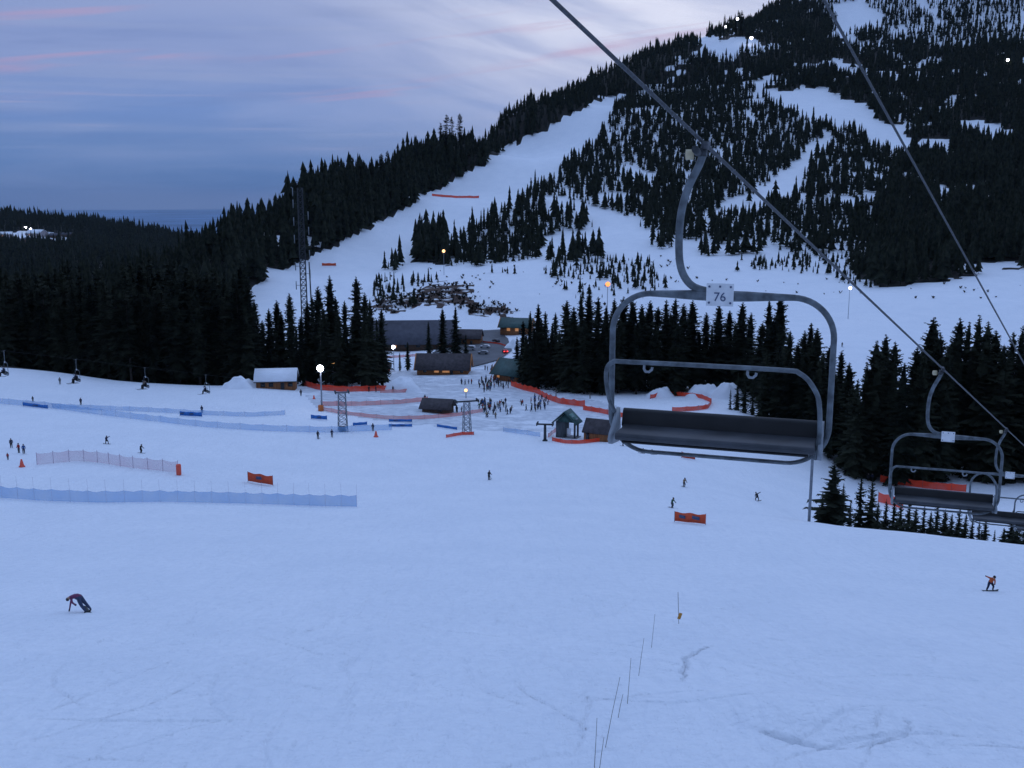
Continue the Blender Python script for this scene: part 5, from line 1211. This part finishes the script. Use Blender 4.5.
banner([(389, 427), (412, 427)], 3.2, M_BANB, 'lower of two stacked blue banners near the queue hut', marks=((.1, .3), (.5, .7)))
banner([(437, 427), (457, 430)], 3, M_BANB, 'blue banner left of the lattice tower with the red fence')
def pad(px, py, hpx, wpx, m, label, shape='cone'):
    g = hit(px, py); d = g.y * CP_ - g.z * SP_; h = hpx * d / F; w = wpx * d / F / 2; q = MB()
    if shape == 'cone': q.tube([(0, 0, 0), (0, 0, h * .12), (0, 0, h * .14), (0, 0, h)], [w, w, w * .75, w * .25], m, 12)
    else: q.tube([(0, 0, 0), (0, 0, h * .06), (0, 0, h * .94), (0, 0, h)], [w * .85, w, w, w * .85], m, 14)
    o = q.build('marker_cone' if shape == 'cone' else 'tower_pad', None, False); o.location = g; return tag(o, label, 'cone' if shape == 'cone' else 'pad')
M_CONE = mat('orange_plastic', (.75, .11, .07), .6, noise=.1, nscale=4)
pad(22, 467, 8, 6, M_CONE, 'orange marker cone below the little group on the left'); pad(179, 475, 11, 5, M_CONE, 'upright orange pad at the right end of the pink net fence', 'pad'); pad(321, 411, 6, 5.5, mat('orange_foam', (.55, .16, .05), .8, noise=.1, nscale=3), 'orange foam pad round the foot of the pale lamp pole', 'pad'); pad(376, 437, 6, 5, M_CONE, 'orange pad beside the figure right of the lattice tower')
pad(314, 399, 4, 3, M_CONE, 'small red cone left of the pale lamp pole')
# bamboo poles pushed into the near snow
for i, (bx, by, tx, ty, lab) in enumerate(((594, 768, 597, 718, 'slender bamboo pole nearest the bottom edge of the picture'), (598, 774, 604, 737, 'leaning bamboo pole at the bottom, right of the nearest one'), (604, 748, 620, 677, 'long leaning bamboo pole, the tallest of the row'), (617, 718, 623, 694, 'short bamboo pole crossing beside the long leaning one'), (627, 704, 631, 658, 'bamboo pole in the middle of the row'), (638, 676, 644, 638, 'bamboo pole second from the upper end of the row'), (651, 648, 655, 614, 'bamboo pole at the upper end of the row'))):
    g = hit(bx, by); d = g.y * CP_ - g.z * SP_; t = W(tx, ty, d); q = MB(); q.tube([(0, 0, -.3), (t - g) * .5 + Vector((.01, 0, 0)), t - g], [.012, .010, .008], mat('grey_bamboo', (.16, .14, .12), .8, noise=.3, nscale=8), 6); o = q.build('bamboo_pole'); o.location = g; tag(o, lab, 'pole', 'bamboo poles in the near snow')
g = hit(679, 624); d = g.y * CP_ - g.z * SP_; t = W(678, 592, d) - g; e = empty('tagged_stake', g, label='thin stake with a small orange tag above the snow crack', cat='stake'); q = MB(); q.tube([(0, 0, -.3), tuple(t)], .016, M_WOODP, 6); q.build('stake', e)
q = MB(); q.box((.03, -.03, .55), (.20, .03, .42), mat('amber_tag', (.50, .24, .05), .7, noise=.1, nscale=4), M=Matrix.Rotation(R(18), 3, 'Y')); q.build('tag', e)

# ------------------------------------------------------------------ cars
def car(px, d, rz, col, label, van=False, tail=False):
    g = ground_d(px, d) + Vector((0, 0, .36)); e = empty('parked_car', g, rz, label=label, cat='car', group='cars in the car park'); m = mat('car_paint_' + col, {'red': (.35, .03, .03), 'silver': (.30, .31, .33), 'dark': (.03, .035, .045), 'white': (.6, .6, .62), 'blue': (.04, .07, .16)}[col], .35, .3, spec=.5)
    q = MB(); L_ = 4.5; hh = 1.95 if van else 1.42
    pr = [(-2.2, .35), (2.2, .35), (2.25, .75), (1.9, .92), (1.0, .98 if not van else 1.2), (.45, hh - .05), (-1.5, hh), (-2.1, 1.0 if not van else hh - .1), (-2.25, .8)]
    q.prism(pr, 'x', -.86, .86, m); b = q.build('body', e, bevel=.08)
    q = MB(); q.prism([(.92, 1.02 if not van else 1.2), (.46, hh - .12), (-1.45, hh - .1), (-1.95, 1.02)], 'x', -.875, .875, M_WIND); q.build('side_glass', e)
    for x in (-.80, .80):
        for y in (-1.4, 1.4): q = MB(); q.tube([(x - .1, y, .34), (x + .1, y, .34)], .34, M_DARK, 12); q.build('wheel', e)
    for x in (-.62, .62): q = MB(); q.box((x, -2.26, .80), (.34, .06, .20), mat('tail_light', (.5, .02, .02), .4, emit=(1, .03, .03), estr=10 if tail else .6) if tail else mat('dull_tail_light', (.3, .02, .02), .4)); q.build('tail_light', e)
    return e
car(505, 400, R(10), 'red', 'red car with bright tail lights at the right edge of the car park', tail=True)
car(485, 418, R(70), 'white', 'pale car parked at the edge of the asphalt, the farther of two')
car(483, 398, R(74), 'silver', 'silver car nearest the crowd in the car park')
car(470, 412, R(78), 'white', 'pale van parked behind the brown roofed building', van=True)
car(496, 445, R(30), 'dark', 'dark car standing far back in the car park')

# ------------------------------------------------------------------ air
HAZE = True
if HAZE:
    m = bpy.data.materials.new('haze'); m.use_nodes = True; t = m.node_tree; t.nodes.clear()
    v = t.nodes.new('ShaderNodeVolumePrincipled'); v.inputs['Color'].default_value = (.58, .76, .98, 1); v.inputs['Density'].default_value = 1.15e-5; v.inputs['Anisotropy'].default_value = .0
    o_ = t.nodes.new('ShaderNodeOutputMaterial'); t.links.new(v.outputs[0], o_.inputs['Volume'])
    q = MB(); q.box((0, 0, (-807.5 + 900) / 2), (190000, 190000, 1707.5), m); tag(q.build('haze'), 'thin blue evening air', kind='stuff')
